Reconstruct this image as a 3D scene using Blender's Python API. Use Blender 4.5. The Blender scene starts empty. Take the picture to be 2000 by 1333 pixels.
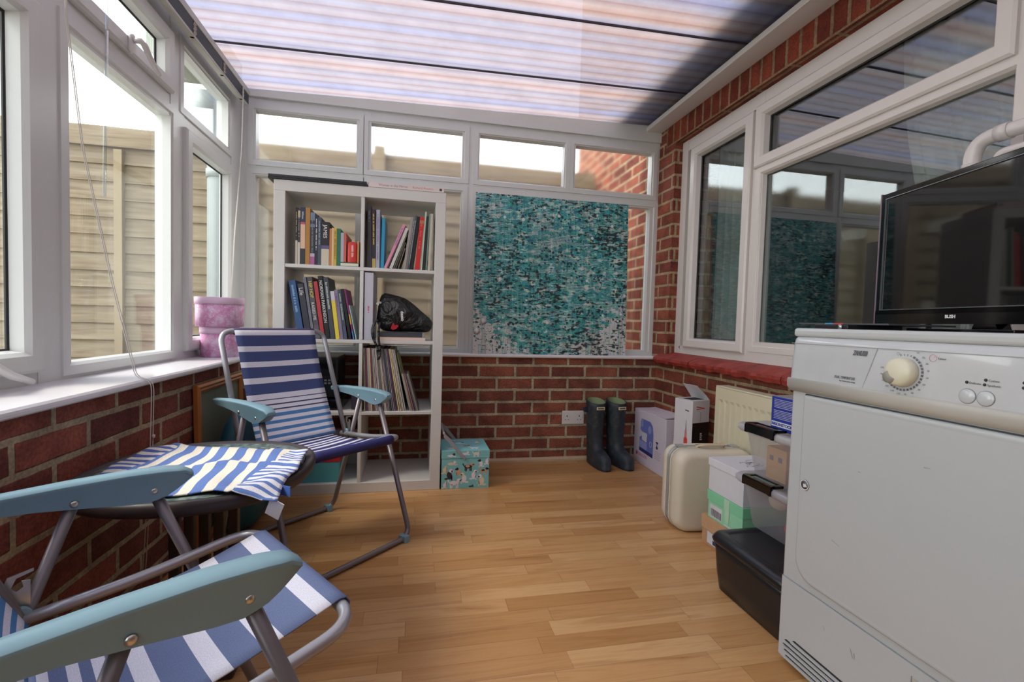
import bpy, math, random
from mathutils import Vector, Matrix
R = math.radians
random.seed(7)
sc = bpy.context.scene
col = sc.collection

# ------------------------------------------------------------------ camera
cam_d = bpy.data.cameras.new('camera'); cam = bpy.data.objects.new('camera', cam_d); col.objects.link(cam)
YAW, PITCH, ROLL = .20657, .0410, .02921
cy, sy, cp, sp = math.cos(YAW), math.sin(YAW), math.cos(PITCH), math.sin(PITCH)
fw = Vector((sy*cp, cy*cp, -sp)); rt = Vector((cy, -sy, 0)); dn = fw.cross(rt)
r2 = math.cos(ROLL)*rt - math.sin(ROLL)*dn; d2 = math.sin(ROLL)*rt + math.cos(ROLL)*dn
m = Matrix((r2, -d2, -fw)).transposed().to_4x4(); m.translation = Vector((0, 0, .8628))
cam.matrix_world = m
cam_d.sensor_width = 36; cam_d.lens = 917.58/2000*36; cam_d.clip_start = .02
sc.camera = cam

# ------------------------------------------------------------------ world, exposure
w = bpy.data.worlds.new('sky'); sc.world = w; w.use_nodes = True
nt = w.node_tree; bg = nt.nodes['Background']
geo = nt.nodes.new('ShaderNodeTexCoord'); sx = nt.nodes.new('ShaderNodeSeparateXYZ'); rp = nt.nodes.new('ShaderNodeValToRGB')
mr = nt.nodes.new('ShaderNodeMapRange'); mr.inputs[1].default_value = -1
nt.links.new(geo.outputs['Generated'], sx.inputs[0]); nt.links.new(sx.outputs['Z'], mr.inputs[0]); nt.links.new(mr.outputs[0], rp.inputs[0]); nt.links.new(rp.outputs[0], bg.inputs[0])
rp.color_ramp.elements[0].position = .56; rp.color_ramp.elements[0].color = (1, .985, .93, 1)
rp.color_ramp.elements[1].position = .85; rp.color_ramp.elements[1].color = (.66, .76, .95, 1)
bg.inputs[1].default_value = 1.4
sun_d = bpy.data.lights.new('sun', 'SUN'); sun_d.energy = 1.5; sun_d.angle = R(25); sun_d.color = (1, .88, .74)
sun = bpy.data.objects.new('sun', sun_d); col.objects.link(sun)
sun.rotation_euler = Vector((.75, .25, -1)).to_track_quat('-Z', 'Y').to_euler()
sc.view_settings.view_transform = 'Standard'; sc.view_settings.look = 'None'
sc.view_settings.gamma = 1; sc.view_settings.use_curve_mapping = False
sc.view_settings.exposure = 1.52
sc.cycles.max_bounces = 10; sc.cycles.diffuse_bounces = 5; sc.cycles.glossy_bounces = 4; sc.cycles.transparent_max_bounces = 16

# ------------------------------------------------------------------ material helpers
def lin(c):
    return tuple((v/255/12.92 if v/255 <= .04045 else ((v/255+.055)/1.055)**2.4) for v in c[:3]) + (1,)
class N:
    """a tiny node-graph writer"""
    def __init__(s, name):
        s.m = bpy.data.materials.new(name); s.m.use_nodes = True; s.t = s.m.node_tree
        s.b = s.t.nodes['Principled BSDF']; s.o = s.t.nodes['Material Output']
    def n(s, kind, inp=None, **kw):
        x = s.t.nodes.new('ShaderNode'+kind)
        for k, v in kw.items(): setattr(x, k, v)
        for k, v in (inp or {}).items():
            if isinstance(v, tuple) and len(v) == 2 and hasattr(v[0], 'outputs'): s.t.links.new(v[0].outputs[v[1]], x.inputs[k])
            elif hasattr(v, 'outputs'): s.t.links.new(v.outputs[0], x.inputs[k])
            else: x.inputs[k].default_value = v
        return x
    def math(s, op, a, b=0.0, c=0.0): return s.n('Math', {0: a, 1: b, 2: c}, operation=op)
    def ramp(s, fac, stops, interp='LINEAR'):
        x = s.t.nodes.new('ShaderNodeValToRGB'); x.color_ramp.interpolation = interp
        el = x.color_ramp.elements
        while len(el) < len(stops): el.new(.5)
        for e, (p, c) in zip(el, stops): e.position = p
        for e, (p, c) in zip(el, stops): e.position = p; e.color = lin(c)
        s.t.links.new(fac.outputs[0] if hasattr(fac, 'outputs') else fac, x.inputs[0]); return x
    def mix(s, f, a, b, mode='MIX'):
        x = s.t.nodes.new('ShaderNodeMix'); x.data_type = 'RGBA'; x.blend_type = mode
        for i, v in ((0, f), (6, a), (7, b)):
            if isinstance(v, tuple) and len(v) == 2 and hasattr(v[0], 'outputs'): s.t.links.new(v[0].outputs[v[1]], x.inputs[i])
            elif hasattr(v, 'outputs'): s.t.links.new(v.outputs[2 if v.bl_idname == 'ShaderNodeMix' else 0], x.inputs[i])
            else: x.inputs[i].default_value = v
        return x
    def base(s, x, out=None):
        s.t.links.new(x.outputs[2 if x.bl_idname == 'ShaderNodeMix' else 0] if out is None else x.outputs[out], s.b.inputs['Base Color'])
    def bump(s, h, dist=.001, strength=1.0):
        x = s.n('Bump', {'Height': h, 'Distance': dist, 'Strength': strength}); s.t.links.new(x.outputs[0], s.b.inputs['Normal'])
    def p(s, **kw):
        for k, v in kw.items(): s.b.inputs[k.replace('_', ' ')].default_value = v
        return s
_mc = {}
def mat(name, c, rough=.5, metal=0, spec=.5, noise=0, nscale=30, coat=0):
    if name in _mc: return _mc[name]
    g = N(name); g.p(Roughness=rough, Metallic=metal)
    g.b.inputs['Specular IOR Level'].default_value = spec
    g.b.inputs['Coat Weight'].default_value = coat
    tc = g.n('TexCoord')
    nz = g.n('TexNoise', {'Vector': (tc, 'Object'), 'Scale': nscale, 'Detail': 3.0})
    a = lin(c); k = noise or .04
    mx = g.mix(nz, tuple(v*(1-k) for v in a[:3])+(1,), tuple(min(1, v*(1+k)) for v in a[:3])+(1,))
    g.base(mx); _mc[name] = g.m; return g.m

def uvn(g):
    return g.n('UVMap')

def brick_mat(name, vertical=False, c1=(176, 112, 92), c2=(124, 78, 72), mortar=(206, 202, 176), off=(0, 0), stack=False):
    g = N(name); uv = uvn(g)
    mp = g.n('Mapping', {'Vector': uv, 'Location': (off[0], off[1], 0), 'Rotation': (0, 0, R(90) if vertical else 0)})
    nz0 = g.n('TexNoise', {'Vector': mp, 'Scale': 18.0, 'Detail': 3.0})
    wob = g.n('VectorMath', {0: nz0.outputs and (nz0, 'Color'), 1: (.006, .006, 0)}, operation='MULTIPLY')
    v = g.n('VectorMath', {0: mp, 1: wob}, operation='ADD')
    b = g.n('TexBrick', {'Vector': v, 'Color1': lin(c1), 'Color2': lin(c2), 'Mortar': lin(mortar), 'Scale': 1.0, 'Mortar Size': .0095,
                         'Mortar Smooth': .3, 'Bias': -.1, 'Brick Width': .225, 'Row Height': .075}, offset=0 if stack else .5)
    nz = g.n('TexNoise', {'Vector': mp, 'Scale': 9.0, 'Detail': 6.0, 'Roughness': .7})
    rr = g.ramp(nz, [(.3, (140, 126, 124)), (.6, (255, 240, 230)), (.8, (255, 235, 190))])
    m1 = g.mix(.75, b, rr, 'MULTIPLY')
    nz2 = g.n('TexNoise', {'Vector': mp, 'Scale': 120.0, 'Detail': 4.0})
    r2_ = g.ramp(nz2, [(.35, (150, 150, 150)), (.65, (255, 255, 255))])
    m2 = g.mix(.5, m1, r2_, 'MULTIPLY'); g.base(m2); g.p(Roughness=.88)
    g.b.inputs['Specular IOR Level'].default_value = .25
    h = g.math('MULTIPLY_ADD', nz2, .25, g.math('SUBTRACT', 1.0, (b, 'Fac')))
    g.bump(h, .006, .9); return g.m

# ------------------------------------------------------------------ mesh builder
class MB:
    def __init__(s): s.v = []; s.f = []; s.mi = []; s.sm = []; s.uv = []; s.mats = []
    def _m(s, m):
        if m not in s.mats: s.mats.append(m)
        return s.mats.index(m)
    def face(s, pts, m=None, smooth=False, uv=None):
        i = len(s.v); s.v += [tuple(p) for p in pts]; s.f.append(list(range(i, i+len(pts)))); s.mi.append(s._m(m)); s.sm.append(smooth); s.uv.append(uv)
        return s
    def grid(s, rows, m=None, smooth=True, closed_u=False, closed_v=False, uvs=None, flip=False):
        i0 = len(s.v); nr = len(rows); nc = len(rows[0])
        for r in rows: s.v += [tuple(p) for p in r]
        mi = s._m(m)
        for a in range(nr if closed_v else nr-1):
            for b in range(nc if closed_u else nc-1):
                a2, b2 = (a+1) % nr, (b+1) % nc
                q = [i0+a*nc+b, i0+a*nc+b2, i0+a2*nc+b2, i0+a2*nc+b]
                uvq = None
                if uvs:
                    uvq = [uvs(a/(nr-1), b/(nc-1)), uvs(a/(nr-1), (b+1)/(nc-1)), uvs((a+1)/(nr-1), (b+1)/(nc-1)), uvs((a+1)/(nr-1), b/(nc-1))]
                if flip: q.reverse(); uvq = uvq[::-1] if uvq else None
                s.f.append(q); s.mi.append(mi); s.sm.append(smooth); s.uv.append(uvq)
        return s
    def poly(s, idx, m=None, smooth=False): s.f.append(idx); s.mi.append(s._m(m)); s.sm.append(smooth); s.uv.append(None)
    def box(s, x0, x1, y0, y1, z0, z1, m=None, M=None):
        c = [Vector((x, y, z)) for z in (z0, z1) for y in (y0, y1) for x in (x0, x1)]
        if M: c = [M @ p for p in c]
        i = len(s.v); s.v += [tuple(p) for p in c]; mi = s._m(m)
        for q in ((0, 2, 3, 1), (4, 5, 7, 6), (0, 1, 5, 4), (2, 6, 7, 3), (0, 4, 6, 2), (1, 3, 7, 5)):
            s.f.append([i+k for k in q]); s.mi.append(mi); s.sm.append(False); s.uv.append(None)
        return s
    def tube(s, pts, r, m=None, n=12, cap=True, closed=False):
        pts = [Vector(p) for p in pts]; k = len(pts); rr = r if isinstance(r, (list, tuple)) else [r]*k
        tans = []
        for i in range(k):
            if closed: t = pts[(i+1) % k]-pts[i-1]
            else: t = pts[min(i+1, k-1)]-pts[max(i-1, 0)]
            tans.append(t.normalized())
        up = Vector((0, 0, 1)) if abs(tans[0].z) < .9 else Vector((1, 0, 0))
        nrm = (up-tans[0]*up.dot(tans[0])).normalized(); rows = []
        for i in range(k):
            nrm = (nrm-tans[i]*nrm.dot(tans[i])).normalized(); bn = tans[i].cross(nrm)
            rows.append([pts[i]+(nrm*math.cos(2*math.pi*j/n)+bn*math.sin(2*math.pi*j/n))*rr[i] for j in range(n)])
        i0 = len(s.v); s.grid(rows, m, True, closed_u=True, closed_v=closed, flip=True)
        if cap and not closed:
            s.poly([i0+j for j in range(n)], m); s.poly([i0+(k-1)*n+j for j in reversed(range(n))], m)
        return s
    def lathe(s, prof, m=None, n=32, c=(0, 0, 0), smooth=True, M=None):
        rows = []
        for r, z in prof:
            row = [Vector((c[0]+r*math.cos(2*math.pi*j/n), c[1]+r*math.sin(2*math.pi*j/n), c[2]+z)) for j in range(n)]
            rows.append([M @ p for p in row] if M else row)
        i0 = len(s.v); s.grid(rows, m, smooth, closed_u=True)
        if prof[0][0] > 1e-5: s.poly([i0+j for j in reversed(range(n))], m)
        if prof[-1][0] > 1e-5: s.poly([i0+(len(prof)-1)*n+j for j in range(n)], m)
        return s
    def prism(s, outline, h0, h1, f, m=None, smooth=False):
        """outline in 2-d, extruded h0..h1; f(a,b,h)->point"""
        n = len(outline); i = len(s.v)
        s.v += [tuple(f(a, b, h0)) for a, b in outline]+[tuple(f(a, b, h1)) for a, b in outline]
        s.poly([i+k for k in reversed(range(n))], m); s.poly([i+n+k for k in range(n)], m)
        for k in range(n): s.poly([i+k, i+(k+1) % n, i+n+(k+1) % n, i+n+k], m, smooth)
        return s
    def build(s, name, m=None, parent=None, bevel=0, seg=2, sub=0, loc=None, fix=True):
        me = bpy.data.meshes.new(name); me.from_pydata(s.v, [], s.f)
        ms = [x if x else m for x in s.mats] or [m]
        for x in ms: me.materials.append(x)
        for p, mi, sm in zip(me.polygons, s.mi, s.sm): p.material_index = mi; p.use_smooth = sm
        uvl = me.uv_layers.new(name='UVMap')
        for p, u in zip(me.polygons, s.uv):
            nn = p.normal; ax = max(range(3), key=lambda a: abs(nn[a]))
            for k, li in enumerate(p.loop_indices):
                if u: uvl.data[li].uv = u[k]
                else:
                    v = me.vertices[me.loops[li].vertex_index].co
                    uvl.data[li].uv = (v.y, v.z) if ax == 0 else ((v.x, v.z) if ax == 1 else (v.x, v.y))
        o = bpy.data.objects.new(name, me); col.objects.link(o)
        if fix:
            import bmesh
            bm = bmesh.new(); bm.from_mesh(me); bmesh.ops.remove_doubles(bm, verts=bm.verts, dist=1e-6)
            bmesh.ops.recalc_face_normals(bm, faces=bm.faces); bm.to_mesh(me); bm.free()
        if parent: o.parent = parent
        if loc: o.location = loc
        if bevel:
            b = o.modifiers.new('bevel', 'BEVEL'); b.width = bevel; b.segments = seg; b.limit_method = 'ANGLE'; b.angle_limit = R(40); b.harden_normals = False
        if sub:
            q = o.modifiers.new('sub', 'SUBSURF'); q.levels = q.render_levels = sub
        return o

def empty(name, loc=(0, 0, 0), rz=0, label=None, cat=None, group=None, kind=None):
    o = bpy.data.objects.new(name, None); col.objects.link(o); o.location = loc; o.rotation_euler = (0, 0, rz); o.empty_display_size = .05
    return tag(o, label, cat, group, kind)
def tag(o, label=None, cat=None, group=None, kind=None):
    for k, v in (('label', label), ('category', cat), ('group', group), ('kind', kind)):
        if v: o[k] = v
    return o
def struct(o): o['kind'] = 'structure'; return o
def text(name, s, size, M, m, parent=None, align='LEFT', font_scale=1.0, ext=.0002, space=1.0, shear=0, bold=0):
    cu = bpy.data.curves.new(name, 'FONT'); cu.body = s; cu.size = size; cu.align_x = align; cu.extrude = ext; cu.space_character = space; cu.shear = shear; cu.offset = bold; cu.resolution_u = 3
    o = bpy.data.objects.new(name, cu); col.objects.link(o)
    dg = bpy.context.evaluated_depsgraph_get(); me = bpy.data.meshes.new_from_object(o.evaluated_get(dg))
    bpy.data.objects.remove(o); bpy.data.curves.remove(cu)
    me.transform(M @ Matrix.Diagonal((font_scale, 1, 1, 1))); me.materials.clear(); me.materials.append(m)
    t = bpy.data.objects.new(name, me); col.objects.link(t); t.parent = parent; return t
def frameM(o, u, v, n=None):
    u = Vector(u); v = Vector(v); n = Vector(n) if n else u.cross(v)
    M = Matrix((u, v, n)).transposed().to_4x4(); M.translation = Vector(o); return M
def bez(p0, p1, p2, n=8): return [Vector(p0)*(1-t)**2+Vector(p1)*2*t*(1-t)+Vector(p2)*t*t for t in [i/n for i in range(n+1)]]
def rounded(pts, r, n=6, closed=False):
    """polyline with its corners rounded"""
    pts = [Vector(p) for p in pts]; out = []; k = len(pts)
    for i, p in enumerate(pts):
        if not closed and i in (0, k-1): out.append(p); continue
        a = pts[i-1]; b = pts[(i+1) % k]; da = (a-p); db = (b-p); ra = min(r, da.length*.49); rb = min(r, db.length*.49)
        out += bez(p+da.normalized()*ra, p, p+db.normalized()*rb, n)
    return out
def rrect(x0, x1, y0, y1, r, n=5):
    o = []
    for cx, cy_, a0 in ((x1-r, y0+r, -90), (x1-r, y1-r, 0), (x0+r, y1-r, 90), (x0+r, y0+r, 180)):
        for i in range(n+1):
            a = R(a0+90*i/n); o.append((cx+r*math.cos(a), cy_+r*math.sin(a)))
    return o
XY = lambda a, b, h: (a, b, h)
XZ = lambda a, b, h: (a, h, b)
YZ = lambda a, b, h: (h, a, b)

# ------------------------------------------------------------------ shared materials
UPVC = mat('white_upvc', (212, 214, 211), .28, spec=.5, noise=.02)
UPVC2 = mat('cream_upvc', (214, 208, 203), .3, noise=.02)
GASKET = mat('dark_gasket', (40, 42, 42), .6)
def glass(name, tint=(.97, .99, .98), ior=1.5, k=1.0):
    g = N(name); g.t.nodes.remove(g.b)
    tr = g.n('BsdfTransparent', {'Color': tint+(1,)}); gl = g.n('BsdfGlossy', {'Color': (.95, .98, 1, 1), 'Roughness': .0})
    lw = g.n('LayerWeight', {'Blend': .5}); f0 = ((ior-1)/(ior+1))**2
    fk = g.math('MULTIPLY', g.math('MULTIPLY_ADD', g.math('POWER', (lw, 'Facing'), 5.0), 1-f0, f0), k)
    mx = g.n('MixShader', {0: fk, 1: tr, 2: gl}); g.t.links.new(mx.outputs[0], g.o.inputs[0]); return g.m
GLASS = glass('window_glass')
def obscure():
    g = N('softly_obscured_glass'); g.t.nodes.remove(g.b)
    rf = g.n('BsdfRefraction', {'Color': (.97, .98, .97, 1), 'Roughness': .2, 'IOR': 1.22}); gl = g.n('BsdfGlossy', {'Color': (.95, .98, 1, 1), 'Roughness': .02})
    lw = g.n('LayerWeight', {'Blend': .5}); fk = g.math('MULTIPLY_ADD', g.math('POWER', (lw, 'Facing'), 5.0), .9, .04)
    mx = g.n('MixShader', {0: fk, 1: rf, 2: gl}); g.t.links.new(mx.outputs[0], g.o.inputs[0]); return g.m
GLASS3 = obscure(); GLASS2 = glass('house_window_glass', (.85, .9, .9), 1.6, 2.2)
TUBE = mat('grey_steel_tube', (164, 164, 170), .32, .5, noise=.03)
TUBE_D = mat('grey_steel_leg', (128, 121, 124), .36, .45, noise=.03)
PLASTIC_BLUE = mat('blue_grey_plastic', (124, 158, 170), .42)
BOLT = mat('bolt_metal', (200, 196, 186), .3, .9)
BLACK = mat('black_plastic', (20, 20, 22), .35)
BLACK_G = mat('black_gloss', (12, 12, 14), .08)
WHITEP = mat('white_plastic', (222, 220, 218), .35)
PAPER = mat('paper_pages', (222, 214, 196), .8)
INK = mat('dark_ink', (60, 60, 66), .6)
WHITE_INK = mat('white_ink', (225, 225, 222), .6)
# ================================================================== SETTING
# floor: laminate strips running across the room
def floor_mat():
    g = N('oak_laminate'); uv = uvn(g); s = g.n('SeparateXYZ', {0: uv})
    W, L = .0635, .42
    vy = g.math('DIVIDE', (s, 1), W); row = g.math('FLOOR', vy); wn = g.n('TexWhiteNoise', {'W': row}, noise_dimensions='1D')
    xx = g.math('ADD', g.math('DIVIDE', (s, 0), L), g.math('MULTIPLY', (wn, 0), 7.3)); cell = g.math('FLOOR', xx)
    cv = g.n('CombineXYZ', {0: row, 1: cell}); wc = g.n('TexWhiteNoise', {'Vector': cv}, noise_dimensions='2D')
    base = g.ramp((wc.outputs[0]), [(0, (182, 136, 86)), (.35, (192, 147, 97)), (.7, (200, 156, 106)), (1, (208, 167, 118))])
    off = g.n('VectorMath', {0: (wc, 1), 1: (3, 3, 3)}, operation='MULTIPLY')
    mp = g.n('Mapping', {'Vector': uv, 'Scale': (2.2, 30, 1)}); ad = g.n('VectorMath', {0: mp, 1: off}, operation='ADD')
    gr = g.n('TexNoise', {'Vector': ad, 'Scale': 1.0, 'Detail': 5.0, 'Roughness': .6, 'Distortion': .6})
    gc = g.ramp(gr, [(.3, (205, 180, 150)), (.5, (250, 246, 240)), (.75, (228, 205, 178))])
    m1 = g.mix(.75, base, gc, 'MULTIPLY')
    fy = g.math('FRACT', vy); fx = g.math('FRACT', xx)
    e1 = g.math('LESS_THAN', fy, .022); e2 = g.math('LESS_THAN', fx, .004); e = g.math('MAXIMUM', e1, e2)
    m2 = g.mix(g.math('MULTIPLY', e, .45), m1, lin((110, 72, 40))); g.base(m2)
    g.p(Roughness=.3); g.b.inputs['Specular IOR Level'].default_value = .45
    g.t.links.new(g.math('MULTIPLY_ADD', gr, .12, .24).outputs[0], g.b.inputs['Roughness'])
    g.bump(g.math('SUBTRACT', g.math('MULTIPLY', gr, .2), e), .0006, .5); return g.m
struct(MB().box(-.98, 1.75, -1.4, 2.95, -.12, 0).build('floor', floor_mat()))

BR_FAR = brick_mat('red_brick_far', off=(.06, .0))
BR_LEFT = brick_mat('red_brick_left', c1=(164, 98, 84), c2=(112, 68, 64), mortar=(186, 176, 150), off=(.02, .0))
BR_RIGHT = brick_mat('red_brick_house', c1=(168, 98, 78), c2=(124, 68, 58), mortar=(192, 174, 142), off=(.0, .0))
BR_SOLD = brick_mat('red_brick_soldier', vertical=True, c1=(150, 74, 54), c2=(110, 52, 42), mortar=(158, 132, 104), off=(.19, .0), stack=True)
struct(MB().box(-1.05, -.775, -1.4, 3.0, 0, .645).build('wall_left', BR_LEFT))
struct(MB().box(-.775, 1.75, 2.80, 2.98, 0, .645).build('wall_far', BR_FAR))
wr = MB(); wr.box(1.55, 1.85, -1.4, 4.5, -.2, .64); wr.box(1.55, 1.85, 2.67, 4.5, .64, 4.4)
wr.box(1.55, 1.85, -1.4, .10, .64, 4.4); wr.box(1.55, 1.85, .10, 2.67, 2.205, 4.4)
struct(wr.build('wall_right', BR_RIGHT))
struct(MB().box(1.549, 1.85, .10, 2.78, 1.99, 2.205).build('trim_6', BR_SOLD))
struct(MB().box(-1.05, 1.75, -1.6, -1.4, 0, 2.2).build('wall_back', mat('grey_cream_paint', (150, 146, 138), .8)))
# timber bead along the foot of the far wall
BEAD = mat('pale_timber_bead', (196, 172, 140), .5, noise=.1)
struct(MB().prism([(2.80, 0), (2.785, 0), (2.785, .012), (2.792, .022), (2.80, .024)], -.775, 1.55, YZ).build('baseboard_far', BEAD))
# sills
def sill_prof(a0, a1, z, t=.02):   # nose at a0, back at a1
    s = 1 if a1 > a0 else -1
    return [(a1, z), (a0+s*.006, z), (a0+s*.001, z-.005), (a0, z-.01), (a0+s*.001, z-.016), (a0+s*.006, z-t), (a1, z-t)]
SILLM = mat('white_sill', (226, 224, 226), .22, noise=.02)
struct(MB().prism([(a, b) for a, b in sill_prof(-.75, -.985, .667)], -1.4, 2.9, lambda a, b, h: (a, h, b)).build('trim_1', SILLM))
struct(MB().prism([(a, b) for a, b in sill_prof(2.768, 2.9, .666)], -.76, 1.56, YZ).build('trim_2', SILLM))
# quarry tile sill under the house window
TILE = N('red_quarry_tile'); uvx = uvn(TILE); nzt = TILE.n('TexNoise', {'Vector': uvx, 'Scale': 14.0, 'Detail': 6.0})
tr_ = TILE.ramp(nzt, [(.3, (120, 34, 26)), (.6, (150, 50, 38)), (.8, (168, 78, 60))]); TILE.base(tr_); TILE.p(Roughness=.55); TILE.bump(nzt, .004, .5)
ts = MB(); random.seed(3)
yy = .1
while yy < 2.74:
    y1 = min(yy+.225, 2.75); dz = random.uniform(-.003, .003); dx = random.uniform(-.004, .004)
    rows = []
    for j in range(9):
        y = yy+.0015+(y1-yy-.003)*j/8; wv = .004*math.sin(y*37)+.003*math.sin(y*91)+dx
        rows.append([(1.635, y, .705+dz), (1.56, y, .692+dz), (1.512+wv, y, .672+dz), (1.500+wv, y, .664+dz), (1.497+wv*1.3, y, .652), (1.503+wv, y, .634+.003*math.sin(y*60)), (1.56, y, .632), (1.635, y, .632)])
    ts.grid(rows, None, False, closed_u=True)
    for r_ in (rows[0], rows[-1]): ts.face(r_)
    yy += .225
struct(ts.build('trim_3', TILE.m))

# ---- framed windows
BEADP = [(-.040, -.002), (-.038, .004), (-.012, .004), (-.004, -.006), (.0, -.026)]
def ring(mb, F, rect, prof, m=None):
    """mitred picture-frame moulding round a pane; prof = (inset from the glass edge, height)"""
    u0, u1, v0, v1 = rect; loops = []
    for a, h in prof:
        loops.append([F(u0+a, v0+a, h), F(u1-a, v0+a, h), F(u1-a, v1-a, h), F(u0+a, v1-a, h)])
    mb.grid(loops, m, False, closed_u=True)
def slab(mb, F, u0, u1, v0, v1, h0, h1, m=None):
    p = [F(u, v, h) for h in (h0, h1) for v in (v0, v1) for u in (u0, u1)]
    mb.box(min(q[0] for q in p), max(q[0] for q in p), min(q[1] for q in p), max(q[1] for q in p), min(q[2] for q in p), max(q[2] for q in p), m)
def window(name, F, bars, fixed, sashes, m, gm, gh=-.03):
    """F(u,v,h); bars: rects; fixed: pane rects; sashes: (pane rect, overlap)"""
    w_ = empty(name, kind='structure')
    fb = MB()
    for i, b in enumerate(bars): slab(fb, F, *b, -.055-.0003*i, -.0004*i)
    for p in fixed: ring(fb, F, p, BEADP)
    fb.build('frame', m, w_, fix=False)
    for p in fixed:
        slab(gb := MB(), F, p[0]-.01, p[1]+.01, p[2]-.01, p[3]+.01, gh-.004, gh); gb.build('glass_pane', gm, w_)
    out = []
    for p in sashes:
        sb = MB(); W_ = .058
        ring(sb, F, p, [(-W_, -.05), (-W_, .012), (-W_+.008, .018), (-.014, .018), (-.005, .006), (0, -.026)])
        so = sb.build('sash', m, w_)
        gk = MB(); ring(gk, F, p, [(-.003, -.02), (.004, -.024), (.004, -.028)]); gk.build('gasket', GASKET, so)
        slab(gb := MB(), F, p[0]-.01, p[1]+.01, p[2]-.01, p[3]+.01, gh-.004, gh); gb.build('glass_pane', gm, so)
        out.append(so)
    return w_, out
# left wall window: u=y v=z h=x from -.945
FL = lambda u, v, h: (-.945+h, u, v)
barsL = [(2.725, 2.86, .667, 2.09), (2.105, 2.215, .667, 2.09), (1.43, 1.55, .667, 2.09), (.60, .70, .667, 2.09), (-.30, -.20, .667, 2.09), (-1.4, -1.3, .667, 2.09),
         (-1.3, 2.725, .667, .705), (-1.3, 2.725, 1.626, 1.71), (-1.3, 2.725, 1.94, 2.09)]
wL, sL = window('window_1', FL, barsL,
    [(1.55, 2.105, .715, 1.630), (2.215, 2.684, 1.712, 1.94), (-.20, .60, .715, 1.63), (-.2, .6, 1.712, 1.94), (-1.3, -.3, .715, 1.63), (-1.3, -.3, 1.712, 1.94), (.70, 1.43, 1.712, 1.94)],
    [(2.262, 2.665, .757, 1.566), (1.608, 2.045, 1.768, 1.885), (.758, 1.372, .757, 1.566)], UPVC, GLASS)
# widen the fixed frame to the slim panes
ex = MB(); slab(ex, FL, 2.684, 2.73, 1.712, 1.94, -.0545, -.001); ex.build('frame', UPVC, wL)
def win_handle(parent, F, u, v, flip=1):
    h = MB()
    f2 = lambda a, b, k: F(u+a, v+b, .018+k)
    h.prism(rrect(-.012, .012, -.03, .03, .011), 0, .012, f2, smooth=True)
    h.tube([F(u, v+.012, .03), F(u, v+.012, .05), F(u+flip*.01, v+.004, .056), F(u+flip*.05, v-.018, .054), F(u+flip*.115, v-.04, .05)], [.009, .010, .010, .009, .007], n=10)
    return h.build('handle', WHITEP, parent)
win_handle(sL[1], FL, 1.80, 1.735, 1); win_handle(sL[2], FL, 1.22, .725, 1)

# far window: u=x v=z h toward the room (y down from 2.86)
FF = lambda u, v, h: (u, 2.86-h, v)
barsF = [(-.945, -.87, .666, 2.05), (-.342, -.262, .666, 2.05), (.262, .367, .666, 2.05), (.901, .973, 1.64, 2.05), (1.497, 1.57, .666, 2.05),
         (-.95, 1.57, .666, .70), (-.95, 1.57, 1.63, 1.718), (-.95, 1.57, 1.982, 2.06)]
wF, _ = window('window_2', FF, barsF,
    [(-.872, -.339, 1.722, 1.978), (-.266, .266, 1.722, 1.978), (.370, .899, 1.722, 1.978), (.974, 1.497, 1.722, 1.978),
     (-.878, -.336, .702, 1.628), (-.264, .262, .702, 1.628), (.367, 1.512, .702, 1.628)], [], UPVC, GLASS3)
fc = MB(); fc.prism([(-.95, 2.05), (1.57, 2.05), (1.57, 2.165), (-.95, 2.085)], 2.845, 2.925, XZ); fc.build('fascia', UPVC, wF)

# house window: u=y v=z, room side is -x
FH = lambda u, v, h: (1.60-h, u, v)
barsH = [(2.61, 2.67, .69, 1.99), (1.975, 2.035, .69, 1.99), (.945, 1.01, .69, 1.99), (.10, .16, .69, 1.99),
         (.10, 2.67, .69, .735), (.10, 2.67, 1.925, 1.995), (.16, 1.975, 1.60, 1.645)]
wH, sH = window('window_3', FH, barsH, [(1.02, 1.968, .790, 1.594), (.18, .94, .79, 1.594), (.18, .94, 1.69, 1.86)],
    [(2.095, 2.50, .798, 1.858), (1.068, 1.960, 1.690, 1.868)], UPVC2, GLASS2)
ex = MB(); slab(ex, FH, 2.03, 2.62, .73, .745, -.05, .0); slab(ex, FH, 1.01, 1.98, .735, .80, -.05, 0); slab(ex, FH, .16, .95, .735, .80, -.05, 0); ex.build('frame', UPVC2, wH)
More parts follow.
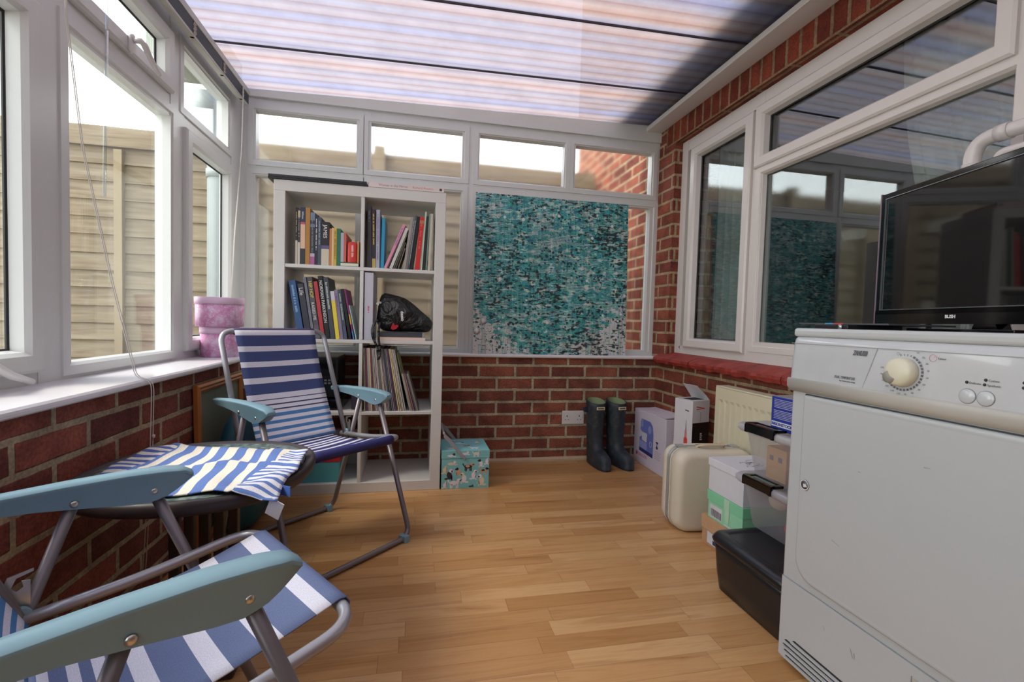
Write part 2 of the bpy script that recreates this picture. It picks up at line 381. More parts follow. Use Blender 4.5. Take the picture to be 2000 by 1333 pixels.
# ---- polycarbonate roof, falling slightly to the left
def zr(x): return 2.088+(x+.95)*.0262
def poly_mat():
    g = N('ribbed_polycarbonate'); g.t.nodes.remove(g.b); uv = uvn(g); s = g.n('SeparateXYZ', {0: uv})
    n1 = g.n('TexNoise', {'W': g.math('MULTIPLY', (s, 1), 9.0), 'Detail': 1.0, 'Scale': 1.0}, noise_dimensions='1D')
    c = g.ramp(n1, [(.25, (148, 127, 114)), (.42, (142, 131, 126)), (.55, (131, 128, 131)), (.75, (121, 123, 140))])
    fl = g.math('FRACT', g.math('DIVIDE', (s, 1), .064)); rb = g.ramp(fl, [(0, (206, 190, 190)), (.15, (226, 218, 222)), (.5, (255, 255, 255)), (.9, (238, 232, 238)), (1, (206, 190, 190))])
    mx = g.mix(.8, c, rb, 'MULTIPLY')
    n2 = g.n('TexNoise', {'Vector': uv, 'Scale': 5.0, 'Detail': 8.0, 'Roughness': .7}); d = g.ramp(n2, [(.3, (205, 200, 200)), (.6, (255, 255, 255))])
    m2 = g.mix(.5, mx, d, 'MULTIPLY')
    tl = g.n('BsdfTranslucent', {'Color': (m2, 2)}); gl = g.n('BsdfGlossy', {'Color': (.9, .9, 1, 1), 'Roughness': .25}); tp = g.n('BsdfTransparent', {'Color': (.6, .58, .7, 1)})
    a = g.n('MixShader', {0: .06, 1: tl, 2: tp}); b = g.n('MixShader', {0: .07, 1: a, 2: gl}); g.t.links.new(b.outputs[0], g.o.inputs[0]); return g.m
cb = MB(); ny = 8
cb.face([(-1.12, -1.5, zr(-1.12)), (1.56, -1.5, zr(1.56)), (1.56, 2.95, zr(1.56)), (-1.12, 2.95, zr(-1.12))])
ce = struct(cb.build('ceiling', poly_mat(), fix=False))
BARM = mat('dark_glazing_bar', (58, 46, 52), .5)
ALU = mat('white_bar_cap', (180, 180, 182), .4)
for i, yb in enumerate((2.40, 1.92, 1.44, .96, .48, 0, -.48, -.96)):
    b = MB(); 
    def seg(x0, x1, y0, y1, d0, d1, m):
        b.v += [(x, y, zr(x)+d) for d in (d0, d1) for y in (y0, y1) for x in (x0, x1)]; k = len(b.v)-8; mi = b._m(m)
        for q in ((0, 2, 3, 1), (4, 5, 7, 6), (0, 1, 5, 4), (2, 6, 7, 3), (0, 4, 6, 2), (1, 3, 7, 5)): b.f.append([k+t for t in q]); b.mi.append(mi); b.sm.append(False); b.uv.append(None)
    seg(-1.1, 1.50, yb-.003, yb+.003, -.008, -.001, BARM); seg(-1.1, 1.5, yb-.003, yb+.003, .001, .004, BARM)
    struct(b.build('trim_%d' % (10+i), BARM))
# white box trim along the house wall; above it an added shading strip
struct(MB().box(1.440, 1.549, -1.4, 2.86, 2.112, 2.14).build('trim_4', UPVC2, bevel=.003))
SHADE_BLUE = mat('roof_shade_blue', (52, 72, 190), .6)  # unseen strip, added and coloured blue to darken and tint the roof edge
struct(MB().box(1.20, 1.56, -1.5, 3.0, 2.225, 2.235).build('trim_5', SHADE_BLUE))
# eaves: guttering and downpipe outside on the left
struct(MB().box(-1.03, -.95, -1.5, 2.95, 2.0, 2.075).build('trim_7', UPVC))

# ================================================================== OUTSIDE
GRASS = mat('grey_paving', (150, 146, 136), .9, noise=.15, nscale=4)
struct(MB().box(-6, 1.55, -6, 12, -.3, -.125).build('ground', GRASS))
WOODF = N('weathered_fence_board'); uvw = uvn(WOODF)
mpw = WOODF.n('Mapping', {'Vector': uvw, 'Scale': (3, 40, 1)}); nw = WOODF.n('TexNoise', {'Vector': mpw, 'Scale': 1.0, 'Detail': 4.0, 'Distortion': .5})
cw = WOODF.ramp(nw, [(.25, (104, 90, 70)), (.5, (125, 111, 90)), (.75, (139, 126, 105))]); WOODF.base(cw); WOODF.p(Roughness=.85)
WOODP = mat('fence_post_timber', (136, 121, 95), .85, noise=.12, nscale=12)
def fence(x0, posts, x1, y, label_):
    f = empty('garden_fence', ((x0+x1)/2, y, -.125), 0, label_, 'fence')
    ox = (x0+x1)/2; random.seed(5)
    edges = [x0]+posts+[x1]
    for a, b in zip(edges[:-1], edges[1:]):
        q = MB(); z = 0
        k = 0
        while z < 2.2:
            t = random.uniform(-.004, .004)
            q.v += [(x-ox, yy, zz) for x in (a, b) for yy, zz in ((-.006, z+t), (.012, z+t), (.022, z+.145+t), (.008, z+.145+t))]
            n0 = len(q.v)-8
            for F_ in ((0, 1, 2, 3), (7, 6, 5, 4), (0, 4, 5, 1), (1, 5, 6, 2), (2, 6, 7, 3), (3, 7, 4, 0)): q.f.append([n0+c for c in F_]); q.mi.append(q._m(None)); q.sm.append(False); q.uv.append(None)
            z += .128; k += 1
        q.box(a-ox, b-ox, -.03, .0, 2.17, 2.24); q.build('board_panel', WOODF.m, f)
        mid = (a+b)/2-ox
        MB().box(mid-.02, mid+.02, -.035, -.004, 0, 2.18).build('batten', WOODP, f)
    for p in posts: MB().box(p-ox-(.045 if p > -1 else .026), p-ox+(.045 if p > -1 else .026), -.07 if p > -1 else -.04, .03, 0, 2.36 if abs(p+.297) < .1 else 2.15).build('post', WOODP, f)
    return f
fence(-5.8, [-3.95, -2.12, -.297], 1.546, 4.0, 'tall weathered waney-lap timber fence behind the glazed walls')
# white downpipe with a swan neck, outside the left corner
dp = empty('downpipe', (-1.19, 3.2, -.125), 0, 'white downpipe with a swan neck outside the left corner window', 'drainpipe')
q = MB()
pts = rounded([(-.055, 0, 2.30), (-.055, 0, 2.12), (.02, 0, 1.93), (.02, 0, 0)], .08)
q.tube(pts, .068, n=16); q.build('pipe', mat('white_pvc_pipe', (150, 158, 158), .5), dp)
MB().lathe([(.075, 0), (.075, .05)], c=(.02, 0, 1.80)).build('pipe_socket', mat('white_pvc_pipe', (0, 0, 0)), dp)
gt = tag(MB().prism([(-.16, .10), (-.16, 0), (-.12, -.04), (.12, -.04), (.20, .02), (.20, .10)], -.42, -.16, lambda a, b, h: (a, h, b)).build('gutter', mat('grey_green_gutter', (150, 154, 142), .6)), 'grey box gutter under the eaves outside the left window', 'gutter')
gt.location = (-1.20, 3.2, 2.20)

# inside the house, behind the big window
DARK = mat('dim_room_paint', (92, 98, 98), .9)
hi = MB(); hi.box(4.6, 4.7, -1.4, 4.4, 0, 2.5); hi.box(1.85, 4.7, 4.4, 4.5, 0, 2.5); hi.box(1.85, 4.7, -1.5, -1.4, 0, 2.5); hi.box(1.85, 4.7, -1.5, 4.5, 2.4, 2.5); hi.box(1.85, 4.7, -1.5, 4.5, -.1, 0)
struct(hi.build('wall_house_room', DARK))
def curtain_mat():
    g = N('sheer_curtain'); g.t.nodes.remove(g.b)
    df = g.n('BsdfDiffuse', {'Color': lin((214, 214, 204))}); tl = g.n('BsdfTranslucent', {'Color': lin((205, 205, 195))}); tp = g.n('BsdfTransparent')
    a = g.n('MixShader', {0: .35, 1: df, 2: tl}); b = g.n('MixShader', {0: .18, 1: a, 2: tp}); g.t.links.new(b.outputs[0], g.o.inputs[0]); return g.m
CUR = curtain_mat()
def curtain(y0, y1, pull, label_, loc_x=1.80):
    rows = []
    for j in range(15):
        t = j/14; z = 2.2-1.75*t; row = []
        k = 1-pull*math.sin(min(1, t*1.25)*math.pi/2)**3 if pull else 1
        for i in range(60):
            s = i/59; y = y0+(y1-y0)*s*k
            row.append((loc_x-1.8+.022*math.sin(s*40+t*.6)+.006*math.sin(s*93), y-y0, z))
        rows.append(row)
    o = MB().grid(rows, None, True).build('curtain', CUR, fix=False); o.location = (1.82, y0, 0); return tag(o, label_, 'curtain')
curtain(.72, 1.52, .22, 'pale sheer curtain, drawn aside, behind the large house window pane')
curtain(2.18, 2.62, 0, 'pale sheer curtain hanging behind the narrow opening casement')
# ================================================================== FOLDING CHAIRS
def stripes_mat(name, bands, base, rough=.75, axis=1):
    """bands: (fraction where it starts, colour) along the cloth"""
    g = N(name); uv = uvn(g); s = g.n('SeparateXYZ', {0: uv}); 
    g2 = g.ramp(s.outputs[axis], bands, 'CONSTANT')
    wv = g.n('TexWave', {'Vector': uv, 'Scale': 60.0}, wave_type='BANDS', bands_direction='X')
    nz = g.n('TexNoise', {'Vector': uv, 'Scale': 260.0, 'Detail': 2.0}); rr = g.ramp(nz, [(.3, (225, 225, 228)), (.7, (255, 255, 255))])
    m_ = g.mix(.8, g2, rr, 'MULTIPLY'); g.base(m_); g.p(Roughness=rough); g.bump(nz, .0006, .5); g.b.inputs['Specular IOR Level'].default_value = .25
    return g.m
NAVY, WH, BLU, DK = (72, 84, 130), (226, 226, 238), (84, 134, 186), (66, 58, 92)
bb = []
def band(px0, c): bb.append(((px0-108)/(642-108), c))
for p_, c_ in ((108, DK), (112, WH), (133, NAVY), (183, WH), (207, NAVY), (255, WH), (281, NAVY), (330, WH), (358, NAVY), (408, WH), (432, DK), (437, WH), (456, DK), (461, WH), (479, DK), (484, WH),
               (500, BLU), (515, WH), (532, BLU), (547, WH), (565, BLU), (580, WH), (598, BLU), (612, WH), (630, BLU)): band(p_, c_)
FAB_BACK = stripes_mat('striped_back_cloth', bb, None)
SLATE = (106, 120, 156)
sb_ = []
edges = [(.0, SLATE), (.035, WH), (.059, SLATE), (.107, WH), (.132, SLATE), (.172, WH), (.197, SLATE), (.240, WH), (.262, SLATE), (.282, WH), (.296, SLATE), (.309, WH), (.322, SLATE), (.338, WH), (.350, SLATE), (.367, WH), (.378, SLATE), (.40, WH)]
SEATLEN = .40
for p_, c_ in edges: sb_.append((p_/SEATLEN*.985, c_))
FAB_SEAT = stripes_mat('striped_seat_cloth_faded', sb_, None)
NV2 = (58, 58, 112)
FAB_SEAT_B = stripes_mat('striped_seat_cloth_dark', [(a, NV2 if c == SLATE else c) for a, c in sb_], None)

def folding_chair(loc, deg, label_, seat_m, shift=0):
    t = empty('folding_chair', loc, R(deg), label_, 'chair', 'striped folding armchairs')
    W = .242
    # front and rear floor-bar frames (each one bent tube)
    f = MB().tube(rounded([(.069, W, .527), (.265, W, .012), (.265, -W, .012), (.069, -W, .527)], .05), .0100, n=14).build('front_leg_frame', TUBE_D, t)
    r_ = MB().tube(rounded([(-.041, W-.004, .532), (-.218, W-.004, .012), (-.218, -W+.004, .012), (-.041, -W+.004, .532)], .05), .0095, n=14).build('rear_leg_frame', TUBE_D, t)
    for s in (1, -1):
        fm = MB(); fm.prism([(-.022, 0), (.024, 0), (.020, .026), (-.016, .026)], -.012, .012, lambda a, b, h: (.262+a, s*(W-.03)+h, b), ); fm.build('foot', PLASTIC_BLUE, f, bevel=.003)
        fm = MB(); fm.prism([(-.022, 0), (.022, 0), (.016, .026), (-.016, .026)], -.012, .012, lambda a, b, h: (-.218+a, s*(W-.03)+h, b), ); fm.build('foot', PLASTIC_BLUE, r_, bevel=.003)
    # seat frame, hoop round the front
    S = .214
    MB().tube(rounded([(-.135, S, .362), (.05, S, .375), (.236, S, .405), (.236, -S, .405), (.05, -S, .375), (-.135, -S, .362)], .058, 8), .0100, n=14).build('seat_frame', TUBE, t)
    # back frame
    MB().tube(rounded([(-.103, S, .352), (-.278, S, .797), (-.278, -S, .797), (-.103, -S, .352)], .05, 8), .0098, n=14).build('back_frame', TUBE, t)
    # seat cloth: wraps the front bar, sags, fastened at the rear
    rows = []; hw = .166
    def prof(u):      # u 0 (front) .. 1
        y = .249-.40*u*.985
        return y
    NU, NV = 46, 13
    path = [(.238, .388), (.247, .396), (.249, .407), (.243, .4165), (.232, .418)]
    n2 = 34
    for i in range(1, n2+1):
        u = i/n2; x = .232-.362*u; z = .418-.052*u-.016*math.sin(math.pi*u)
        path.append((x, z))
    path += [(-.136, .358), (-.134, .350)]
    L = [0]
    for a, b in zip(path[:-1], path[1:]): L.append(L[-1]+math.hypot(a[0]-b[0], a[1]-b[1]))
    for (x, z), l in zip(path, L):
        row = []
        inner = max(0, min(1, (.225-x)/.1)) * max(0, min(1, (x+.13)/.08))
        for j in range(NV):
            v = j/(NV-1)*2-1
            row.append((x, v*(hw-.006*inner)+shift, z-.008*inner*(1-v*v)))
        rows.append(row)
    tot = L[-1]
    m_ = MB().grid(rows, None, True, uvs=lambda a, b: (b*.33, max(0, min(.999, (L[min(len(L)-1, int(round(a*(len(L)-1))))]-.022)/tot*1.04))))
    o = m_.build('seat_cloth', seat_m, t, fix=False); sd = o.modifiers.new('thick', 'SOLIDIFY'); sd.thickness = .0022; sd.offset = 0
    # back cloth
    a = Vector((-.278, 0, .797)); b = Vector((-.110, 0, .372)); d = (b-a).normalized(); nrm = Vector((d.z, 0, -d.x)); nrm = nrm if nrm.x > 0 else -nrm
    rows = []; seq = [a-nrm*.004+d*.012, a-nrm*.012+d*.002, a-d*.0115, a+nrm*.011-d*.003]
    for i in range(1, 25): u = i/24; seq.append(a+d*(u*.455)+nrm*(.0115-.012*math.sin(math.pi*u)))
    for q in seq:
        row = []
        dist = max(0, min(1, (q-a).dot(d)/.08))
        for j in range(NV):
            v = j/(NV-1)*2-1; row.append((q.x-nrm.x*.006*dist*(1-v*v), v*(.166-.004*dist), q.z-nrm.z*.006*dist*(1-v*v)))
        rows.append(row)
    k = len(seq)
    o = MB().grid(rows, None, True, uvs=lambda a_, b_: (b_*.33, max(0, (a_*(k-1)-3)/(k-4)))).build('back_cloth', FAB_BACK, t, fix=False)
    sd = o.modifiers.new('thick', 'SOLIDIFY'); sd.thickness = .0022; sd.offset = 0
    hm = mat('seam_thread', (150, 150, 170), .7)
    for s in (1, -1):
        ar = MB()
        top = [(-.232, .556), (-.15, .564), (-.05, .5675), (.03, .568), (.085, .565), (.118, .560), (.132, .551)]
        bot = [(.131, .541), (.112, .527), (.088, .513), (.062, .507), (.03, .510), (-.02, .519), (-.09, .530), (-.16, .535), (-.232, .538)]
        def wid(y): return .0155+.0055*max(0, min(1, (y+.15)/.22))-.006*max(0, (y-.1)/.032)
        # curved cross-section: crown on top, flat sides
        rws = []
        ys = [-.232+(.364)*i/26 for i in range(27)]
        def interp(P, y):
            P = sorted(P)
            for (x0, z0), (x1, z1) in zip(P[:-1], P[1:]):
                if x0 <= y <= x1: return z0+(z1-z0)*(y-x0)/(x1-x0)
            return P[-1][1] if y > P[-1][0] else P[0][1]
        for y in ys:
            zt, zb = interp(top, y), interp(bot, y); w_ = wid(y)
            h_ = zt-zb
            sec = [(-w_*.86, zb), (-w_*.9, zt-.012), (-w_, zt-.009), (-w_, zt-.004), (-w_*.72, zt-.0005), (0, zt+.001), (w_*.72, zt-.0005), (w_, zt-.004), (w_, zt-.009), (w_*.9, zt-.012), (w_*.86, zb)]
            if h_ < .02: sec = [(a_, max(b_, zb+(.001 if abs(a_) < w_ else 0))) for a_, b_ in sec]
            rws.append([(y, s*W+a_, b_) for a_, b_ in sec])
        ar.grid(rws, None, False, closed_u=True); ar.face(rws[0]); ar.face(rws[-1][::-1])
        arm = ar.build('armrest', PLASTIC_BLUE, t, bevel=.002, seg=2)
        for p in arm.data.polygons: p.use_smooth = True
        for (y, z) in ((.069, .527), (-.041, .532)):
            for so in (1, -1):
                MB().lathe([(.0001, .0035), (.003, .0032), (.0055, .0018), (.006, 0)], M=Matrix.Translation((y, s*W+so*(.0165), z)) @ Matrix.Rotation(R(-90*so), 4, 'X'), n=16).build('bolt', BOLT, arm)
        for (y, z) in ((.174, .395),):
            MB().lathe([(.0001, .004), (.004, .003), (.006, 0)], M=Matrix.Translation((.128, s*(W+.009), .372)) @ Matrix.Rotation(R(-90*s), 4, 'X'), n=16).build('bolt', BOLT, t)
        # hooked hinge plate
        hp = MB(); hk = [(-.013, -.016), (0, -.022), (.013, -.016), (.014, .03), (.014, .05), (.004, .052), (.006, .042), (-.002, .036), (-.008, .044), (-.002, .058), (.018, .064), (.018, .068), (-.012, .062), (-.016, .052), (-.012, .02)]
        hp.prism(hk, s*(S+.011), s*(S+.014), lambda a_, b_, h: (-.108+a_, h, .372+b_)); hp.build('hinge_bracket', BOLT, t)
        MB().lathe([(.017, -.004), (.017, .006)], M=Matrix.Translation((-.108, s*(S+.004), .368)) @ Matrix.Rotation(R(90), 4, 'X'), n=20).build('hinge_boss', PLASTIC_BLUE, t)
    return t
folding_chair((-.391, .759, 0), 36.1, 'nearest folding armchair, faded blue and white striped seat, cropped by the photo edge', FAB_SEAT)
folding_chair((-.357, 1.872, 0), -45.85, 'upright folding armchair with blue and white striped back in front of the bookcase', FAB_SEAT_B)

# ================================================================== SIDE TABLE AND CLOTH
def superell(cx, cy_, r, n, k=48, z=0, rot=0):
    o = []
    for i in range(k):
        a = 2*math.pi*i/k; c, s = math.cos(a), math.sin(a)
        x = r*abs(c)**(2/n)*(1 if c > 0 else -1); y = r*abs(s)**(2/n)*(1 if s > 0 else -1)
        o.append(Vector((cx+x*math.cos(rot)-y*math.sin(rot), cy_+x*math.sin(rot)+y*math.cos(rot), z)))
    return o
tb = empty('side_table', (-.500, 1.278, 0), 0, 'low dark brown side table with inset glass top under the striped cloth', 'table')
RATT = mat('dark_brown_rim', (52, 42, 42), .45, noise=.1, nscale=50)
prof = [(.238, .482), (.241, .485), (.2465, .483), (.2495, .474), (.2475, .460), (.240, .452), (.226, .450), (.224, .478), (.230, .482)]
tm = MB(); tm.grid([superell(0, 0, r, 2.35, z=z, rot=R(-4)) for r, z in prof], None, True, closed_u=True, closed_v=True); tm.build('rim', RATT, tb)
g = N('mottled_glass_top'); g.p(Roughness=.06); tcn = g.n('TexCoord'); nz = g.n('TexNoise', {'Vector': (tcn, 'Object'), 'Scale': 60.0, 'Detail': 3.0}); g.base(g.ramp(nz, [(.35, (70, 84, 82)), (.6, (120, 134, 128)), (.75, (160, 172, 166))])); g.bump(nz, .001, .4)
tg = MB(); p0 = superell(0, 0, .2235, 2.35, z=.4805, rot=R(-4)); p1 = superell(0, 0, .2235, 2.35, z=.474, rot=R(-4)); tg.grid([p1, p0], None, False, closed_u=True); tg.face(p0); tg.face(p1[::-1]); tg.build('glass_top', g.m, tb)
for k in range(5): MB().box(-.075+k*.033, -.053+k*.033, -.012, .008, .03, .450).build('pedestal_slat', RATT, tb, bevel=.002)
MB().box(-.10, .10, -.10, .10, .0, .03).build('base', RATT, tb, bevel=.008)
MB().box(-.19, .19, -.03, .03, .435, .451).build('cross_rail', RATT, tb)

def cloth_mat():
    g = N('striped_cotton'); uv = uvn(g); s = g.n('SeparateXYZ', {0: uv})
    cr, bl, wh = lin((226, 220, 204)), lin((94, 122, 184)), lin((228, 228, 232))
    wob = g.n('TexNoise', {'Vector': uv, 'Scale': 7.0, 'Detail': 1.0}); 
    xx = g.math('ADD', (s, 0), g.math('MULTIPLY', g.math('SUBTRACT', wob, .5), .012))
    main = g.mix(g.math('LESS_THAN', g.math('FRACT', g.math('DIVIDE', xx, .047)), .5), cr, bl)
    yy_ = g.math('ADD', (s, 1), g.math('MULTIPLY', g.math('SUBTRACT', wob, .5), .010))
    endr = g.mix(g.math('LESS_THAN', g.math('FRACT', g.math('DIVIDE', yy_, .030)), .45), wh, bl)
    endl = g.mix(g.math('LESS_THAN', g.math('FRACT', g.math('DIVIDE', yy_, .040)), .5), cr, lin((84, 100, 168)))
    rt_ = g.math('GREATER_THAN', g.math('MULTIPLY_ADD', (s, 1), -.12, (s, 0)), .325)
    lf = g.math('LESS_THAN', g.math('MULTIPLY_ADD', (s, 1), -.05, (s, 0)), .045)
    a = g.mix(rt_, main, endr); b = g.mix(lf, a, endl)
    nz = g.n('TexNoise', {'Vector': uv, 'Scale': 240.0, 'Detail': 2.0}); rr = g.ramp(nz, [(.3, (222, 222, 222)), (.7, (255, 255, 255))])
    m_ = g.mix(.7, b, rr, 'MULTIPLY'); g.base(m_); g.p(Roughness=.9); g.bump(nz, .0008, .5); return g.m
# quad corners on the table (world): near-left, near-right, far-right, far-left
A_, B_, C_, D_ = Vector((-.690, 1.095)), Vector((-.272, 1.050)), Vector((-.272, 1.37)), Vector((-.705, 1.485))
def on_table(x, y):   # height over the table, with the overhang drooping at the near right corner
    dx, dy = (x+.500), (y-1.278)
    rr = (abs(dx)**2.35+abs(dy)**2.35)**(1/2.35)
    z = .4870 if rr > .222 else .4870-.004*min(1, (.222-rr)/.02)
    if rr > .246: z -= min(.022, (rr-.246)*.6)
    return z
rows = []; NI, NJ = 56, 44
for j in range(NJ+1):
    t = j/NJ; row = []
    for i in range(NI+1):
        s = i/NI
        p = (A_*(1-s)+B_*s)*(1-t)+(D_*(1-s)+C_*s)*t
        p = p+Vector((.006*math.sin(t*9+s*3), .008*math.sin(s*11+.6)+.005*math.sin(s*23)))
        z = on_table(p.x, p.y)+.0035*(1+math.sin(s*21+t*4))*.5+.0035*(1+math.sin(t*17+s*9))*.5+ .010*math.exp(-((t-.42-.15*s)/.05)**2)*min(1, s*2) 
        z += .004 if s > .76 else (.0 if s > .1 else -.001)
        row.append((p.x, p.y, z))
    rows.append(row)
cl = MB().grid(rows, None, True, uvs=lambda a, b: (b*.42, a*.42)).build('folded_cloth', cloth_mat(), fix=False)
sd = cl.modifiers.new('thick', 'SOLIDIFY'); sd.thickness = .003; sd.offset = 1
tag(cl, 'crumpled blue and cream striped cotton cloth spread over the side table', 'cloth')
MB().box(-.02, .012, -.001, .001, -.022, .0, M=Matrix.Translation((-.268, 1.10, .486)) @ Matrix.Rotation(R(-35), 4, 'Z')).build('brand_tab', mat('blue_tab', (66, 100, 176), .7), cl)
lb = MB().box(0, .032, -.0008, .0008, -.050, 0, M=Matrix.Translation((-.285, 1.046, .482)) @ Matrix.Rotation(R(-12), 4, 'Z') @ Matrix.Rotation(R(28), 4, 'Y') @ Matrix.Rotation(R(22), 4, 'X')).build('care_label', mat('white_label', (226, 224, 230), .6), cl)
lb['label'] = 'white care label hanging off the corner'

# ================================================================== BOOKCASE
BX, BY = -.646, 2.377
WLAM = mat('white_laminate', (212, 210, 206), .4, noise=.02)
bc = empty('bookcase', (BX, BY, 0), 0, 'white open cube bookcase two wide and four high under the far window', 'bookcase')
D = .39
def panel(n, *a): return MB().box(*a).build(n, WLAM, bc, bevel=.0015, seg=1)
panel('side_panel', 0, .05, 0, D, .05, 1.44); panel('side_panel', .74, .79, 0, D, .05, 1.44)
panel('top_panel', 0, .79, 0, D, 1.44, 1.49); panel('base_panel', 0, .79, 0, D, 0, .05)
SH = [.3845, .7365, 1.0885]
for z in SH: panel('shelf', .05, .74, .002, D-.002, z, z+.0165)
zz = [.05]+[z+.0165 for z in SH]; ze = SH+[1.44]
for a, b in zip(zz, ze): panel('divider', .387, .4035, .002, D-.002, a, b)
SZ = zz   # shelf surfaces, bottom to top
# ================================================================== BOOKS
def marks(mb, x, z0, z1, w, y, m, vert=True, seed=1):
    r = random.Random(seed); z = z1
    while z > z0:
        h = r.uniform(.003, .006)
        if r.random() > .18: mb.box(x-w/2, x+w/2*r.uniform(.6, 1), y-.0004, y, z-h*.75, z, m)
        z -= h
def book(x, zs, t, h, c, lean=0, y=2.40, d=.2, spine=None, title=None, tc=(220, 220, 215), tsize=None, bands=(), label_=None, group=None, pages=True, name='book', tz=.5, soft=False):
    """x: left edge of the foot; lean>0 tips the top to the left (degrees)"""
    M = Matrix.Rotation(R(-lean), 4, 'Y')
    a = math.radians(abs(lean))
    o = empty(name, (x, y, zs+.0008), 0) if False else None
    cm = mat('book_cover_%d_%d_%d' % c, c, .5)
    mb = MB()
    # spine board and two covers round the page block
    k = .0018
    mb.box(0, t, 0, k*1.4, 0, h, cm, M); mb.box(0, k, k*1.4, d, 0, h, cm, M); mb.box(t-k, t, k*1.4, d, 0, h, cm, M)
    for b0, b1, bcx in bands:
        bm_ = mat('book_band_%d_%d_%d' % bcx, bcx, .5); mb.box(0.0003, t-.0003, -.0006, 0, h*b0, h*b1, bm_, M)
    ob = mb.build(name, cm, None, fix=False)
    # stand on its lower corner
    zoff = t*math.sin(a) if lean < 0 else 0
    zmin = min((M @ Vector(p)).z for p in ((0, 0, 0), (t, 0, 0)))
    ob.location = (x, y, zs-zmin+.0004)
    if pages:
        p = MB().box(k, t-k, k*1.4, d-.004, .003, h-.003, None, M).build('pages', PAPER, ob, fix=False)
    if title:
        size = tsize or t*.62
        Mt = M @ frameM((t*tz-size*.34, -.0009, h*.93), (0, 0, -1), (1, 0, 0), (0, -1, 0))
        text('spine_title', title, size, Mt, mat('title_%d_%d_%d' % tc, tc, .6), ob)
    elif spine:
        sm = MB(); r = random.Random(int(x*1e4)); z = h*.92; mi = mat('title_%d_%d_%d' % tc, tc, .6)
        while z > h*(1-spine):
            hh = r.uniform(.003, .006)
            if r.random() > .15: sm.box(t*.3, t*.3+t*.4*r.uniform(.6, 1), -.0009, -.0005, z-hh*.7, z, mi, M)
            z -= hh
        if sm.v: sm.build('spine_lettering', mi, ob, fix=False)
    tag(ob, label_, 'book', group); return ob
T3, T2, T1, T0 = SZ[3], SZ[2], SZ[1], SZ[0]
G = 'books in the top left cube'
# top left cube, left to right (x measured on the shelf)
book(-.5560, T3, .0095, .266, (34, 34, 38), bands=((0, .42, (205, 196, 180)),), spine=.5, tc=(190, 180, 150), label_='tall slim black book with pale foot, first at the left of the top left cube', group=G)
book(-.5455, T3, .0105, .260, (62, 58, 62), bands=((0, .40, (214, 206, 190)), (.85, .97, (210, 196, 160))), spine=.5, tc=(180, 170, 160), label_='grey-brown slim book, second from the left in the top left cube', group=G)
book(-.5340, T3, .021, .270, (50, 60, 82), bands=((.28, .70, (226, 190, 160)), (.70, .74, (196, 90, 120)), (0, .26, (50, 52, 60))), spine=.2, tc=(190, 190, 200), label_='thick navy book with a peach band and pink stripe in the top left cube', group=G)
book(-.5120, T3, .020, .268, (178, 126, 62), label_='plain tan brown hardback beside the navy and peach book', group=G)
book(-.4905, T3, .0205, .248, (50, 54, 64), bands=((.0, .16, (176, 96, 150)), (.16, .22, (190, 180, 196)), (.72, .78, (110, 130, 160)), (.85, 1, (112, 134, 158))), spine=.75, tc=(120, 126, 136), lean=-.0, label_='dark slate book with pale blue head and mauve foot in the top left cube', group=G)
book(-.4690, T3, .0125, .238, (38, 42, 54), spine=.7, tc=(226, 226, 226), label_='thin black book with white dotted lettering, sixth in the top left cube', group=G)
book(-.4560, T3, .0135, .228, (72, 84, 98), spine=.55, tc=(160, 180, 190), label_='thin grey-blue book beside the white-lettered thin black one', group=G)
b = book(-.4410, T3, .036, .208, (36, 32, 40), bands=((0, .38, (206, 196, 176)), (.38, .46, (96, 88, 130))), title='JAMES', tc=(232, 232, 232), tsize=.024, label_='fat black paperback with big white capitals and pale foot in the top left cube', group=G)
book(-.4040, T3, .010, .178, (196, 124, 72), label_='small orange-brown paperback right of the fat black book', group=G)
book(-.3935, T3, .0085, .182, (222, 190, 150), label_='small cream-orange paperback, second past the fat black book', group=G)
book(-.3845, T3, .013, .182, (206, 172, 66), spine=.8, tc=(120, 96, 40), label_='yellow ochre small paperback leaning on the green book', group=G)
book(-.3705, T3, .017, .180, (44, 110, 88), label_='dark green small hardback in the top left cube', group=G)
book(-.3525, T3+.022, .014, .140, (176, 172, 186), label_='pale grey-lilac small book right of the green hardback', group=G)
book(-.3375, T3+.022, .010, .138, (202, 96, 78), label_='thin dull red small book beside the pale lilac one', group=G)
tray = MB(); tray.box(0, .088, 0, .16, 0, .020); tray.build  # low green tray the last books stand on
tr = MB().box(0, .084, 0, .16, 0, .0205).build('book', mat('green_cover', (46, 112, 92), .55), bevel=.001); tr.location = (-.3530, 2.40, T3+.0003)
tag(tr, 'dark green book lying flat under the small red tin', 'book', G)
MB().box(.001, .083, -.0006, .0, .004, .0165).build('pages', PAPER, tr)
tin = empty('tea_tin', (-.301, 2.424, T3+.022), 0, 'small round-shouldered red tin with pale lettering in the top left cube', 'tin')
REDT = mat('red_enamel', (206, 58, 50), .35)
tm = MB(); rr_ = lambda s_, z: [Vector((p.x, p.y, z)) for p in superell(0, 0, s_, 4, 36)]
tm.grid([rr_(.0225, 0), rr_(.0235, .004), rr_(.0235, .088), rr_(.021, .097), rr_(.012, .101), rr_(.0005, .102)], None, True, closed_u=True); tm.build('body', REDT, tin)
tl0 = MB(); marks(tl0, .003, .030, .082, .010, -.0237, None, seed=3); tl0.build('lettering', mat('pale_pink_ink', (236, 196, 190), .6), tin, fix=False)
book(-.2755, T3, .006, .128, (196, 150, 100), d=.15, label_='thin tan booklet at the right end of the top left cube', group=G)

